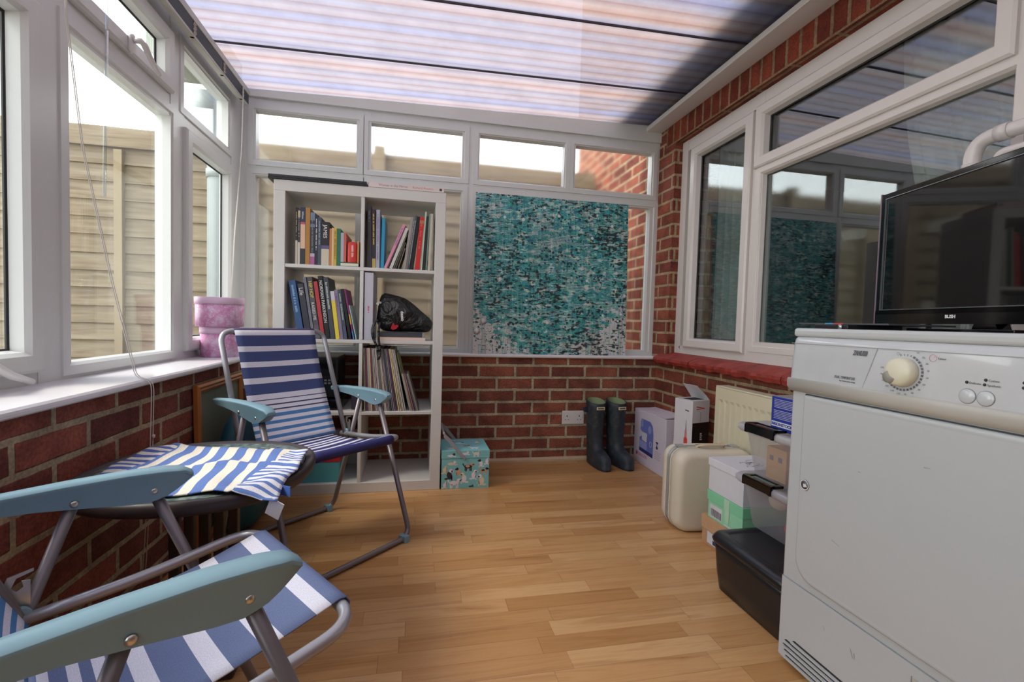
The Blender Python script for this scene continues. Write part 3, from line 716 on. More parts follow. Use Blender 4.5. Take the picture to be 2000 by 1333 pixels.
G = 'books in the top right cube'
book(-.2245, T3, .0175, .300, (52, 52, 62), lean=1.5, spine=.25, tc=(130, 130, 140), label_='tallest dark charcoal book at the left of the top right cube', group=G)
book(-.2055, T3, .0165, .285, (48, 44, 50), lean=1.2, bands=((.0, .16, (196, 168, 96)),), spine=.60, tc=(226, 196, 90), label_='dark book with yellow spine lettering in the top right cube', group=G)
book(-.1880, T3, .0165, .283, (172, 178, 196), lean=.4, spine=.85, tc=(150, 110, 170), label_='pale blue-grey tall book with violet lettering in the top right cube', group=G)
book(-.1705, T3, .0035, .252, (52, 66, 96), lean=.2, label_='very thin dark blue booklet beside the turquoise book', group=G)
book(-.1660, T3, .015, .247, (40, 148, 186), lean=-.8, label_='turquoise blue book standing alone beside the gap in the top right cube', group=G)
book(-.1505, T3, .0130, .236, (222, 150, 176), lean=-22, spine=.5, tc=(140, 90, 190), label_='pink book leaning steeply right with a chequered top', group=G)
book(-.1362, T3, .0045, .232, (110, 70, 74), lean=-21.8, label_='thin maroon booklet leaning behind the pink book', group=G)
book(-.1245, T3, .0140, .215, (206, 202, 200), lean=-20.5, label_='light grey book leaning right beside the pink one', group=G)
book(-.1065, T3, .0045, .185, (110, 116, 84), lean=-19.5, label_='thin olive magazine leaning in the top right cube', group=G)
book(-.0985, T3, .0075, .140, (70, 66, 62), lean=-19, label_='short dark brown book low in the leaning row', group=G)
book(-.0850, T3, .0045, .110, (120, 108, 92), lean=-17, label_='short taupe booklet low in the leaning row of the top right cube', group=G)
book(-.0590, T3, .0120, .262, (158, 150, 146), lean=-7.5, label_='tall warm grey magazine leaning in the top right cube', group=G)
book(-.0457, T3, .0085, .262, (120, 112, 112), lean=-7.3, spine=.5, tc=(180, 180, 180), label_='tall mid grey magazine between leaning tall books', group=G)
book(-.0361, T3, .0080, .272, (66, 84, 88), lean=-7.1, spine=.9, tc=(190, 200, 206), label_='tall dark teal magazine with silver lettering leaning in the top right cube', group=G)
book(-.0254, T3, .0130, .266, (26, 26, 32), lean=-6.8, label_='black leaning hardback left of the red book', group=G)
b = book(-.0014, T3, .0220, .262, (204, 40, 44), lean=-4.5, y=2.398, bands=((.88, .94, (180, 120, 90)),), spine=.6, tsize=.014, tc=(226, 110, 100), label_='bright red thick book near the right of the top right cube', group=G)
book(.0255, T3, .0075, .292, (186, 206, 186), lean=-3.6, label_='pale mint tall book just right of the red one', group=G)
book(.0361, T3, .0110, .270, (38, 40, 44), lean=-3.0, label_='black book near the right end of the top right cube', group=G)
book(.0503, T3, .0070, .280, (120, 144, 130), lean=-2.5, label_='grey-green thin book near the right end of the top right cube', group=G)
book(.0604, T3, .0120, .283, (196, 186, 172), lean=-2.0, label_='cream thin book, last at the right of the top right cube', group=G)

G = 'books in the second cube on the left'
book(-.5390, T2, .029, .276, (54, 92, 142), lean=9.5, spine=.55, tc=(150, 186, 222), label_='blue book with pale script, leaning left at the left of the second cube', group=G)
book(-.5050, T2, .026, .262, (58, 58, 72), lean=9.0, title='Life', tsize=.026, tc=(232, 232, 232), label_='charcoal book with the white word Life on its spine', group=G)
book(-.4760, T2, .012, .296, (120, 120, 134), lean=8.6, label_='plain grey-lilac book between the charcoal and the hip hop books', group=G)
b = book(-.4615, T2, .022, .297, (84, 84, 92), lean=8.2, title='HIP HOP', tsize=.021, tc=(232, 206, 60), bands=((.0, .22, (96, 96, 106)),), label_='grey book with bold yellow and white capitals down its spine', group=G)
text('spine_title', 'RAISED ME', .018, Matrix.Rotation(R(-8.2), 4, 'Y') @ frameM((.004, -.0009, .175), (0, 0, -1), (1, 0, 0), (0, -1, 0)), mat('title_232', (232, 230, 224), .6), b)
book(-.4360, T2, .0175, .276, (184, 58, 66), lean=8.0, label_='plain dull red book in the second cube on the left', group=G)
book(-.4155, T2, .0205, .303, (30, 32, 34), lean=7.6, title='NORMAN PARKINSON', tsize=.020, tc=(232, 236, 232), label_='tall black book with white capitals down the spine', group=G)
book(-.3925, T2, .0205, .298, (70, 74, 82), lean=7.3, spine=.5, tc=(196, 204, 208), label_='dark grey book with light lettering right of the tall black one', group=G)
book(-.3690, T2, .0180, .232, (232, 206, 70), lean=7.2, bands=((.80, 1, (206, 200, 214)),), label_='bright yellow book with a white head in the second cube on the left', group=G)
book(-.3485, T2, .0145, .240, (136, 122, 150), lean=7.4, spine=.4, tc=(110, 80, 120), label_='mauve book right of the yellow one', group=G)
book(-.3310, T2, .0150, .242, (66, 80, 88), lean=8, bands=((0, .27, (78, 86, 108)),), spine=.6, tc=(190, 200, 190), label_='dark slate book, third right of the yellow one', group=G)
book(-.3095, T2, .0130, .246, (20, 20, 26), lean=9.4, label_='black book next to the purple-spined magazine', group=G)
book(-.2893, T2, .0070, .248, (130, 44, 110), lean=10.8, bands=((0, .17, (64, 130, 190)), (.3, .5, (210, 170, 70))), label_='purple, yellow and blue banded magazine leaning left', group=G)
book(-.2770, T2, .0040, .170, (176, 196, 196), lean=12, d=.19, label_='thin pale glassy booklet, last in the second cube on the left', group=G)

# second cube on the right: box file, flat boxes, black bag
bf = tag(MB().box(0, .041, 0, .25, 0, .328).build('box_file', mat('pale_lilac_card', (192, 190, 204), .6), bevel=.0015), 'tall pale lilac-grey box file with small red lettering beside the black bag', 'box file')
bf.location = (-.238, 2.385, T2+.0004)
tl0 = MB(); marks(tl0, .020, .125, .165, .007, -.0002, None, seed=5); tl0.build('lettering', mat('red_ink', (200, 70, 90), .6), bf, fix=False)
pb = tag(MB().box(0, .235, 0, .24, 0, .016).build('flat_box', mat('pale_pink_card', (222, 196, 182), .6), bevel=.001), 'flat pale pink box at the bottom under the dark box and bag', 'box'); pb.location = (-.178, 2.392, T2+.0004)
gb = tag(MB().box(0, .218, 0, .24, 0, .022).build('flat_box', mat('dark_grey_card', (64, 66, 74), .5), bevel=.001), 'flat dark grey box lying on the pale pink one, silver end', 'box'); gb.location = (-.176, 2.392, T2+.0168)
MB().box(.218, .228, .0, .24, 0, .022).build('end_cap', mat('silver_card', (170, 176, 178), .35, .5), gb)
# black drawstring bag
def blob(name, sections, m, n=28, parent=None, sub=1, crease=.0):
    """sections: (centre, half width vector a, half height vector b)"""
    rows = []
    for k, (c, a, b_) in enumerate(sections):
        c, a, b_ = Vector(c), Vector(a), Vector(b_)
        rows.append([c+a*math.cos(2*math.pi*j/n)*(1+crease*math.sin(j*2.1+k*1.3))+b_*math.sin(2*math.pi*j/n)*(1+crease*math.sin(j*3.3+k*2.2)) for j in range(n)])
    q = MB(); q.grid(rows, None, True, closed_u=True); q.poly(list(reversed(range(n)))); q.poly([(len(rows)-1)*n+j for j in range(n)])
    return q.build(name, m, parent, sub=sub)
g = N('black_nylon'); tcn = g.n('TexCoord'); nz = g.n('TexNoise', {'Vector': (tcn, 'Object'), 'Scale': 9.0, 'Detail': 3.0, 'Distortion': 1.8}); g.base(g.ramp(nz, [(.3, (20, 20, 22)), (.7, (32, 31, 32))])); g.p(Roughness=.42); g.bump(nz, .05, .9); BAGM = g.m
bz = T2+.040
bag = empty('drawstring_bag', (-.055, 2.46, bz), 0, 'crumpled black drawstring bag with white lettering lying on flat boxes', 'bag')
secs = [((-.128, -.005, .09), (0, .012, 0), (.004, 0, .02)), ((-.120, -.01, .10), (0, .035, 0), (.004, 0, .075)), ((-.095, -.015, .102), (0, .055, 0), (.0, 0, .098)), ((-.06, -.015, .096), (0, .065, 0), (0, 0, .094)),
        ((-.01, -.01, .092), (0, .070, 0), (0, 0, .090)), ((.03, -.01, .082), (0, .068, 0), (0, 0, .080)), ((.07, -.01, .066), (0, .06, 0), (.0, 0, .064)), ((.105, -.01, .050), (0, .05, 0), (.0, 0, .048)),
        ((.128, -.02, .040), (0, .04, 0), (.004, 0, .037)), ((.140, -.03, .036), (0, .028, 0), (.006, 0, .026)), ((.1445, -.03, .034), (0, .012, 0), (.002, 0, .014))]
blob('fabric_body', secs, BAGM, parent=bag, crease=.075)
MB().prism([(-.056, .02), (-.047, .046), (-.042, .048), (-.036, .034), (-.026, .040), (-.018, .032), (-.03, .018), (-.046, .012)], -.0885, -.087, XZ).build('red_patch', mat('red_felt', (168, 26, 36), .8), bag)
text('lettering', 'deeso', .022, frameM((-.010, -.0895, .105), (0.08, 0, -1), (1, 0, .08), (0, -1, 0)), WHITE_INK, bag, ext=.0006, font_scale=.9, bold=.0006)
text('lettering', '96', .024, frameM((-.118, -.074, .128), (.7, 0, .7), (-.7, 0, .7), (0, -1, 0)), WHITE_INK, bag, ext=.0006)
st = MB()
def ribbon(mb, pts, w, m=None):
    pts = [Vector(p) for p in pts]
    mb.grid([[p-Vector((w/2, 0, 0)), p+Vector((w/2, 0, 0))] for p in pts], m, True)
ribbon(st, bez((-.118, -.085, .06), (-.16, -.10, .02), (-.128, -.098, -.05), 10)+bez((-.128, -.098, -.05), (-.105, -.10, -.10), (-.112, -.10, -.135), 8)[1:], .013)
ribbon(st, bez((-.108, -.085, .05), (-.118, -.10, -.01), (-.108, -.10, -.06), 10)+bez((-.108, -.10, -.06), (-.10, -.10, -.09), (-.108, -.10, -.13), 8)[1:], .012)
so = st.build('strap', BAGM, bag, fix=False); so.modifiers.new('t', 'SOLIDIFY').thickness = .002

# records, third cube on the right
random.seed(21)
RC = [(206, 198, 184), (190, 180, 168), (222, 214, 200), (150, 140, 136), (176, 150, 124), (98, 96, 104), (214, 196, 150), (120, 128, 140), (196, 170, 176), (170, 172, 164), (210, 204, 204), (84, 78, 84), (150, 80, 96), (196, 178, 132), (130, 84, 116)]
x = -.238; sl0 = 1.0; i = 0
proto = {}
def sleeve(kind, c, w_, h_):
    o = MB().box(0, w_, 0, h_*1.0, 0, h_).build('record_sleeve', mat('sleeve_%d_%d_%d' % c, c, .7, noise=.12, nscale=90), fix=False)
    return o
def lean_row(x, x_top_end, h, th0, th1, widths, y, cache, label_, group):
    # sleeves touch at the top edge and fan out at the foot
    xt = x-h*math.sin(R(th0)); n0 = xt
    while xt < x_top_end:
        w_ = random.choice(widths); c = random.choice(RC); th = th0+(th1-th0)*(xt-n0)/(x_top_end-n0)
        key = (c, w_)
        if key not in cache: cache[key] = o = sleeve(0, c, w_, h)
        else: o = cache[key].copy(); col.objects.link(o)
        xb = xt+h*math.sin(R(th))
        o.rotation_euler = (0, R(-th), 0); o.location = (xb, y+random.uniform(-.004, .005), T1+.0005)
        tag(o, label_, 'record', group)
        xt += w_/math.cos(R(th))+.0012
    return xb+w_
x = lean_row(-.2315, -.095, .312, 1.6, 11.5, (.0032, .0036, .004, .0046, .0055), 2.392, proto, 'thin worn record sleeve standing in the third cube on the right', 'large records in the third cube')
o = sleeve(0, (176, 186, 140), .004, .290); o.rotation_euler = (0, R(-13.2), 0); o.location = (x+.0125, 2.46, T1+.0005); tag(o, 'greenish record sleeve set back behind the small sleeves at the right of the records', 'record')
lean_row(x+.0185, -.020, .19, 13.5, 16.5, (.002, .0024, .003, .0036), 2.388, {}, 'small single record sleeve leaning at the right of the large records', 'small records in the third cube')
# stereo, third cube on the left
he = empty('stereo_unit', (-.49, 2.44, T1+.0006), 0, 'black hi-fi tower behind the striped chair back in the third cube', 'stereo')
MB().box(-.02, .125, 0, .26, .062, .262).build('cabinet', BLACK, he, bevel=.004)
hb = MB(); hb.box(-.02, .150, -.01, .26, 0, .056); hb.build('base_deck', BLACK_G, he, bevel=.006)
MB().box(-.005, .11, -.004, 0, .17, .245).build('display_panel', BLACK_G, he)
bt = MB()
for r_ in range(2):
    for k in range(5): bt.box(.01+k*.018, .021+k*.018, -.004, 0, .128+.014*r_, .136+.014*r_)
for k in range(4): bt.box(.02+k*.02, .032+k*.02, -.013, -.009, .012, .018)
bt.build('button', mat('grey_button', (120, 124, 130), .4), he)
tag(MB().box(-.298, -.264, 2.44, 2.6, T1+.0005, T1+.105).build('small_box', mat('plum_black_card', (52, 40, 54), .6), bevel=.002), 'small dark plum box against the divider in the third left cube', 'box')
# bottom left cube: teal box with red star lid
tbx = empty('storage_box', (-.55, 2.405, T0), 0, 'teal storage box with red gold-speckled lid in the bottom left cube', 'box')
MB().box(0, .205, 0, .28, .0005, .100).build('body', mat('teal_card', (92, 174, 182), .6), tbx, bevel=.002)
g = N('red_lid_gold_speckle'); tcn = g.n('TexCoord'); vo = g.n('TexVoronoi', {'Vector': (tcn, 'Object'), 'Scale': 60.0}); g.base(g.ramp(vo.outputs[0], [(0, (240, 190, 120)), (.10, (240, 190, 120)), (.14, (206, 44, 52)), (1, (200, 40, 50))])); g.p(Roughness=.5)
MB().box(-.003, .208, -.003, .283, .100, .142).build('lid', g.m, tbx, bevel=.002)
wb = tag(MB().box(0, .30, 0, .06, 0, .19).build('white_box', WHITEP, bevel=.002), 'plain white box at the back of the bottom left cube', 'box'); wb.location = (-.59, 2.70, T0+.0004)
cc = MB()
for k in range(5):
    cc.tube([(.022*math.cos(a_*.4+k)+.004*math.sin(k*2), .016*math.sin(a_*.4+k), .145+k*.004+.004*math.sin(a_*.9)) for a_ in range(16)], .002, n=6, closed=False)
cb_ = cc.build('cable_coil', mat('white_cable', (222, 210, 200), .5)); cb_.location = (-.37, 2.44, T0+.0); tag(cb_, 'small coil of cream cable on the red lid of the teal box', 'cable')
# on top of the bookcase
ZT = 1.4905
fl = tag(MB().box(-.02, .42, -.005, .30, 0, .010).build('flat_case', mat('black_card', (30, 30, 34), .5), bevel=.001), 'lower of two flat black cases on top of the bookcase', 'case'); fl.location = (BX-.004, BY, ZT)
f2 = tag(MB().box(-.02, .415, -.003, .29, 0, .011).build('flat_case', mat('black_card2', (44, 44, 48), .45), bevel=.001), 'upper flat black case stacked on another on top of the bookcase', 'case'); f2.location = (BX-.004, BY, ZT+.0108)
wbk = MB(); cw_ = mat('cream_cover', (224, 210, 206), .5); wbk.box(0, .357, 0, .002, 0, .024, cw_); wbk.box(0, .357, .002, .25, 0, .002, cw_); wbk.box(0, .357, .002, .25, .022, .024, cw_)
wo = wbk.build('book', cw_); wo.location = (BX+.421, BY-.002, ZT); tag(wo, 'large cream book lying flat on top of the bookcase at right', 'book')
MB().box(.004, .353, .002, .245, .0022, .0218).build('pages', PAPER, wo)
text('spine_title', 'Woman in the Mirror', .0155, frameM((.045, -.0003, .008), (1, 0, 0), (0, 0, 1), (0, -1, 0)), mat('grey_title', (136, 126, 130), .6), wo)
text('spine_title', 'Richard Avedon', .0155, frameM((.205, -.0003, .008), (1, 0, 0), (0, 0, 1), (0, -1, 0)), mat('rose_title', (206, 140, 130), .6), wo)
MB().prism([(.335, .006), (.347, .006), (.347, .018), (.335, .018)], -.0004, -.0001, XZ).build('publisher_mark', INK, wo)
# ================================================================== THINGS ON THE LEFT WALL AND SILL
PINK = N('pink_floral_paper'); tcn = PINK.n('TexCoord'); vo = PINK.n('TexVoronoi', {'Vector': (tcn, 'Object'), 'Scale': 85.0, 'Randomness': 1.0}); nz = PINK.n('TexNoise', {'Vector': (tcn, 'Object'), 'Scale': 22.0, 'Detail': 7.0, 'Roughness': .75})
pc = PINK.ramp(nz, [(.40, (206, 128, 176)), (.52, (216, 164, 200)), (.62, (228, 204, 224))]); pw = PINK.ramp(vo.outputs[0], [(0, (255, 255, 255)), (.16, (240, 226, 240)), (.24, (0, 0, 0))])
PINK.base(PINK.mix(PINK.math('MULTIPLY', PINK.math('LESS_THAN', (vo, 'Distance'), .22), .55), pc, lin((238, 226, 240)))); PINK.p(Roughness=.6)
LIDP = mat('pale_pink_lid', (222, 190, 214), .6)
def hatbox(name, r, h, z, label_):
    t = empty(name, (-.862, 2.36, z), 0, label_, 'box', 'pink hat boxes on the sill')
    MB().lathe([(r-.002, .0005), (r-.002, h-.002)], n=48).build('body', PINK.m, t)
    MB().lathe([(r+.001, h-.030), (r+.0015, h-.001), (r, h), (.0001, h)], n=48).build('lid', LIDP, t)
    return t
hatbox('hat_box', .078, .135, .6672, 'lower, narrower round pink hat box on the white sill')
hatbox('hat_box', .097, .130, .8026, 'upper, wider round pink hat box stacked on the smaller one')
# picture frame leaning on the left wall behind the bag
OAK = mat('orange_oak_frame', (172, 108, 54), .4, noise=.1, nscale=20)
pf = empty('picture_frame', (-.756, 2.095, .0), 0, 'oak picture frame with its grey backing turned out, leaning on the left wall', 'picture')
LM = Matrix.Translation((.012, 0, 0)) @ Matrix.Rotation(R(-1.4), 4, 'Y')
fr = MB(); prf = [(0, 0), (0, .014), (.008, .020), (.016, .016), (.022, .018), (.032, .012), (.032, 0)]
loops = [[LM @ Vector((h-.012, -.225+a, .0005+a)), LM @ Vector((h-.012, .225-a, .0005+a)), LM @ Vector((h-.012, .225-a, .60-a)), LM @ Vector((h-.012, -.225+a, .60-a))] for a, h in prf]
fr.grid(loops, None, False, closed_u=True); fr.build('frame', OAK, pf)
MB().box(-.010, -.006, -.20, .20, .03, .575, M=LM).build('backing_board', mat('grey_green_board', (122, 124, 104), .8), pf)
# teal holdall
TEAL = mat('teal_nylon', (24, 84, 98), .5, noise=.15, nscale=25); 
hb_ = empty('holdall_bag', (-.665, 2.04, 0), 0, 'dark teal holdall with pale zip standing on the floor behind the folding chair', 'bag')
secs = []
for k in range(13):
    u = k/12; y = -.16+.44*u; s_ = (1-abs(2*u-1)**4)**.5 if 0 < u < 1 else .12; s_ = max(s_, .15)
    secs.append(((-.002+.01*math.sin(u*3), y, .245*1.0), (.072*s_, 0, 0), (0, 0, .244*max(.35, s_))))
rows = []; n = 32
for c, a, b_ in secs:
    row = []
    for j in range(n):
        an = 2*math.pi*j/n; cc_, ss = math.cos(an), math.sin(an)
        ex_ = abs(cc_)**.7*(1 if cc_ > 0 else -1); ez = abs(ss)**.7*(1 if ss > 0 else -1)
        row.append((c[0]+a[0]*ex_*(1+.06*math.sin(an*5+c[1]*30))*(1.15-.35*(ez+1)/2), c[1], c[2]+b_[2]*ez))
    rows.append(row)
q = MB(); q.grid(rows, None, True, closed_u=True); q.poly(list(reversed(range(n)))); q.poly([12*n+j for j in range(n)]); q.build('fabric_body', TEAL, hb_, sub=1)
MB().tube([(.02, -.145, .33), (.03, -.11, .42), (.022, -.05, .475), (.01, .04, .49), (.0, .14, .49)], .004, n=8).build('zip', mat('pale_zip', (150, 178, 180), .5), hb_)
MB().box(.018, .024, -.156, -.150, .285, .325).build('zip_pull', mat('zip_pull_grey', (150, 160, 160), .4, .5), hb_)
MB().tube([(.045, -.02, .42), (.05, .0, .50), (.04, .06, .525), (.045, .12, .50), (.045, .13, .43)], .008, n=8).build('handle', mat('turquoise_webbing', (70, 168, 170), .6), hb_)

# ---- blind on the left window
bl = empty('venetian_blind', (-.895, 1.45, 1.96), 0, 'raised venetian blind with grey slats along the head of the left window', 'blind')
MB().box(-.014, .016, -1.1, 1.345, .062, .092).build('head_rail', mat('blind_rail', (184, 182, 172), .4), bl, bevel=.002)
SLAT = mat('grey_slats', (96, 102, 108), .45); sl = MB()
for k in range(14): sl.box(-.012, .0135+.0006*(k % 2), -1.08, 1.33, .0135+k*.0034, .0150+k*.0034)
sl.build('slat_stack', SLAT, bl)
MB().box(-.013, .014, -1.08, 1.33, .0, .012).build('bottom_rail', mat('blind_rail', (0, 0, 0)), bl, bevel=.002)
CWAND = glass('clear_wand', (.86, .9, .92), 1.5, 2.5); LT = mat('ladder_tape', (206, 200, 190), .8)
for yy in (-.85, -.45, -.05, .37, .70, 1.00, 1.24):
    t_ = MB(); t_.box(-.002, .0155, yy-.006, yy+.006, .0, .062)
    for k in range(6): t_.tube([(.0150, yy-.012+.024*((k % 2)), .012+k*.009), (.019, yy, .014+k*.009), (.0150, yy+.012-.024*(k % 2), .018+k*.009)], .0018, n=5)
    t_.build('ladder_tape', LT, bl)
MB().tube([(.022, .135, .062), (.024, .135, .0), (.024, .13, -.30)], .003, n=8).build('tilt_wand', CWAND, bl)
MB().tube([(.024, .13, -.305), (.024, .116, -.775)], .0042, n=8).build('tilt_wand', CWAND, bl)
CORD = mat('white_cord', (214, 208, 200), .8)
def cord(pts, name='pull_cord', r=.0013):
    m_ = MB()
    for d in (-.0022, .0022): m_.tube(rounded([(x+.0004, y+d*(1+.3*i), z) for i, (x, y, z) in enumerate(pts)], .02, 3), r, n=6)
    return m_.build(name, CORD, bl)
ox, oy, oz = -.895, 1.45, 1.96
def W_(p): return (p[0]-ox, p[1]-oy, p[2]-oz)
cord([W_((-.873, 1.46, 2.02)), W_((-.873, 1.42, 1.62)), W_((-.862, 1.46, 1.29)), W_((-.82, 1.50, .95)), W_((-.775, 1.53, .672)), W_((-.742, 1.535, .664)), W_((-.736, 1.535, .64)), W_((-.738, 1.53, .45)), W_((-.742, 1.50, .12))])
MB().lathe([(.0001, .006), (.004, .004), (.004, -.004), (.0001, -.006)], c=W_((-.734, 1.535, .50)), n=10).build('cord_joiner', CORD, bl)
cord([W_((-.868, 2.66, 2.02)), W_((-.868, 2.64, 1.7)), W_((-.872, 2.56, 1.25)), W_((-.872, 2.52, .95))])

# ================================================================== THINGS ON THE FAR SIDE
# abstract canvas
def paint_mat():
    g = N('teal_abstract_paint'); uv = uvn(g)
    def noise(sx_, sy_, sc_, det=3.0, dist=0.0):
        mp = g.n('Mapping', {'Vector': uv, 'Scale': (sx_, sy_, 1)}); return g.n('TexNoise', {'Vector': mp, 'Scale': sc_, 'Detail': det, 'Distortion': dist, 'Roughness': .6})
    s = g.n('SeparateXYZ', {0: uv})
    base = g.ramp(noise(1, 2.0, 16, 5), [(.28, (16, 56, 80)), (.38, (34, 118, 138)), (.45, (84, 182, 176)), (.51, (40, 128, 148)), (.56, (120, 196, 186)), (.63, (206, 212, 208))])
    large = noise(1, 1, 2.2, 2)
    # white towards the two lower corners
    dx = g.math('ABSOLUTE', g.math('SUBTRACT', (s, 0), .45)); cor = g.math('SUBTRACT', g.math('MULTIPLY', dx, 1.2), g.math('MULTIPLY', (s, 1), 1.5))
    cw_ = g.math('GREATER_THAN', g.math('ADD', cor, g.math('MULTIPLY', noise(1, 1.6, 16, 6), 1.1)), .70)
    a = g.mix(cw_, base, lin((206, 208, 208)))
    tl = g.math('GREATER_THAN', g.math('ADD', noise(1, 2.2, 24, 6), g.math('MULTIPLY', g.math('SUBTRACT', noise(1, 1, 3.1, 2, .4), .5), .5)), .60); a = g.mix(g.math('MULTIPLY', tl, .8), a, lin((190, 196, 196)))
    gr = g.math('GREATER_THAN', noise(1, 1.8, 34, 2), .61); a = g.mix(g.math('MULTIPLY', gr, .85), a, lin((52, 156, 98)))
    bl_ = g.math('GREATER_THAN', noise(1.1, 1.6, 38, 2), .65); a = g.mix(bl_, a, lin((40, 92, 170)))
    cl_ = g.math('GREATER_THAN', noise(14, .5, 2.2, 3), .585); a = g.mix(g.math('MULTIPLY', cl_, .55), a, lin((112, 196, 190)))
    # fine vertical combing
    v1 = g.math('LESS_THAN', g.math('FRACT', g.math('MULTIPLY', (s, 0), 118.0)), .42); vm = g.math('GREATER_THAN', noise(8, .8, 3, 3), .5)
    a = g.mix(g.math('MULTIPLY', g.math('MULTIPLY', v1, vm), .6), a, lin((40, 60, 66)))
    h1 = g.math('LESS_THAN', g.math('FRACT', g.math('MULTIPLY', (s, 1), 105.0)), .3); hm_ = g.math('GREATER_THAN', noise(1, 3, 6, 3), .53)
    a = g.mix(g.math('MULTIPLY', g.math('MULTIPLY', h1, hm_), .65), a, lin((216, 222, 220)))
    # dark horizontal dabs
    d = g.math('GREATER_THAN', g.math('ADD', noise(1, 3.0, 22, 3), g.math('MULTIPLY', g.math('SUBTRACT', large, .5), .5)), .575); a = g.mix(g.math('MULTIPLY', d, .92), a, lin((22, 30, 34)))
    vo = g.n('TexVoronoi', {'Vector': uv, 'Scale': 40.0}); dot = g.math('LESS_THAN', (vo, 'Distance'), .34); dm = g.math('GREATER_THAN', noise(1, 1, 9, 2), .5)
    a = g.mix(g.math('MULTIPLY', g.math('MULTIPLY', dot, dm), .9), a, lin((26, 34, 38)))
    vo2 = g.n('TexVoronoi', {'Vector': g.n('Mapping', {'Vector': uv, 'Location': (.3, .7, 0)}), 'Scale': 11.0}); a = g.mix(g.math('LESS_THAN', (vo2, 'Distance'), .10), a, lin((216, 222, 222)))
    g.base(a); g.p(Roughness=.45); g.bump(noise(1, 3, 30, 4), .001, .5); return g.m
cv = empty('canvas_painting', (.346, 2.79, .6665), 0, 'large unframed teal and black abstract canvas leaning on the far window', 'painting')
cvM = Matrix.Rotation(R(-2.2), 4, 'X')
PM = paint_mat()
q = MB(); ff = cvM
pts = [ff @ Vector(p) for p in ((0, 0, 0), (.982, 0, 0), (.982, 0, .965), (0, 0, .965))]
q.face(pts, uv=[(0, 0), (.982, 0), (.982, .965), (0, .965)]); q.build('painted_face', PM, cv, fix=False)
MB().box(0, .982, .0005, .020, 0, .965, M=cvM).build('canvas_edge', mat('raw_canvas', (206, 208, 204), .8), cv)
c2 = MB(); 
for (cx_, cz_, r_) in ((.022, .135, .022), (.062, .195, .02), (.10, .14, .010), (.13, .10, .008)): c2.lathe([(r_, 0), (.0001, .0004)], M=cvM @ Matrix.Translation((cx_, -.0008, cz_)) @ Matrix.Rotation(R(90), 4, 'X'), n=24)
c2.build('paint_disc', mat('white_paint', (220, 222, 222), .5), cv)
# double socket
so = empty('wall_socket', (.992, 2.80, .272), 0, 'white double plug socket low on the far brick wall', 'socket')
MB().box(-.072, .072, -.009, -.0004, -.042, .042).build('faceplate', WHITEP, so, bevel=.003)
hs = MB()
for cx_ in (-.040, .040):
    hs.box(cx_-.003, cx_+.003, -.0094, -.0088, .004, .014); hs.box(cx_-.013, cx_-.006, -.0094, -.0088, -.016, -.012); hs.box(cx_+.006, cx_+.013, -.0094, -.0088, -.016, -.012)
hs.build('socket_holes', INK, so)
for cx_ in (-.018, .018): MB().box(cx_-.006, cx_+.006, -.0105, -.008, .006, .020).build('rocker_switch', WHITEP, so, bevel=.001)
for cx_ in (-.061, .061): MB().lathe([(.003, 0), (.0001, .001)], M=Matrix.Translation((cx_, -.009, 0)) @ Matrix.Rotation(R(90), 4, 'X'), n=10).build('screw', BOLT, so)

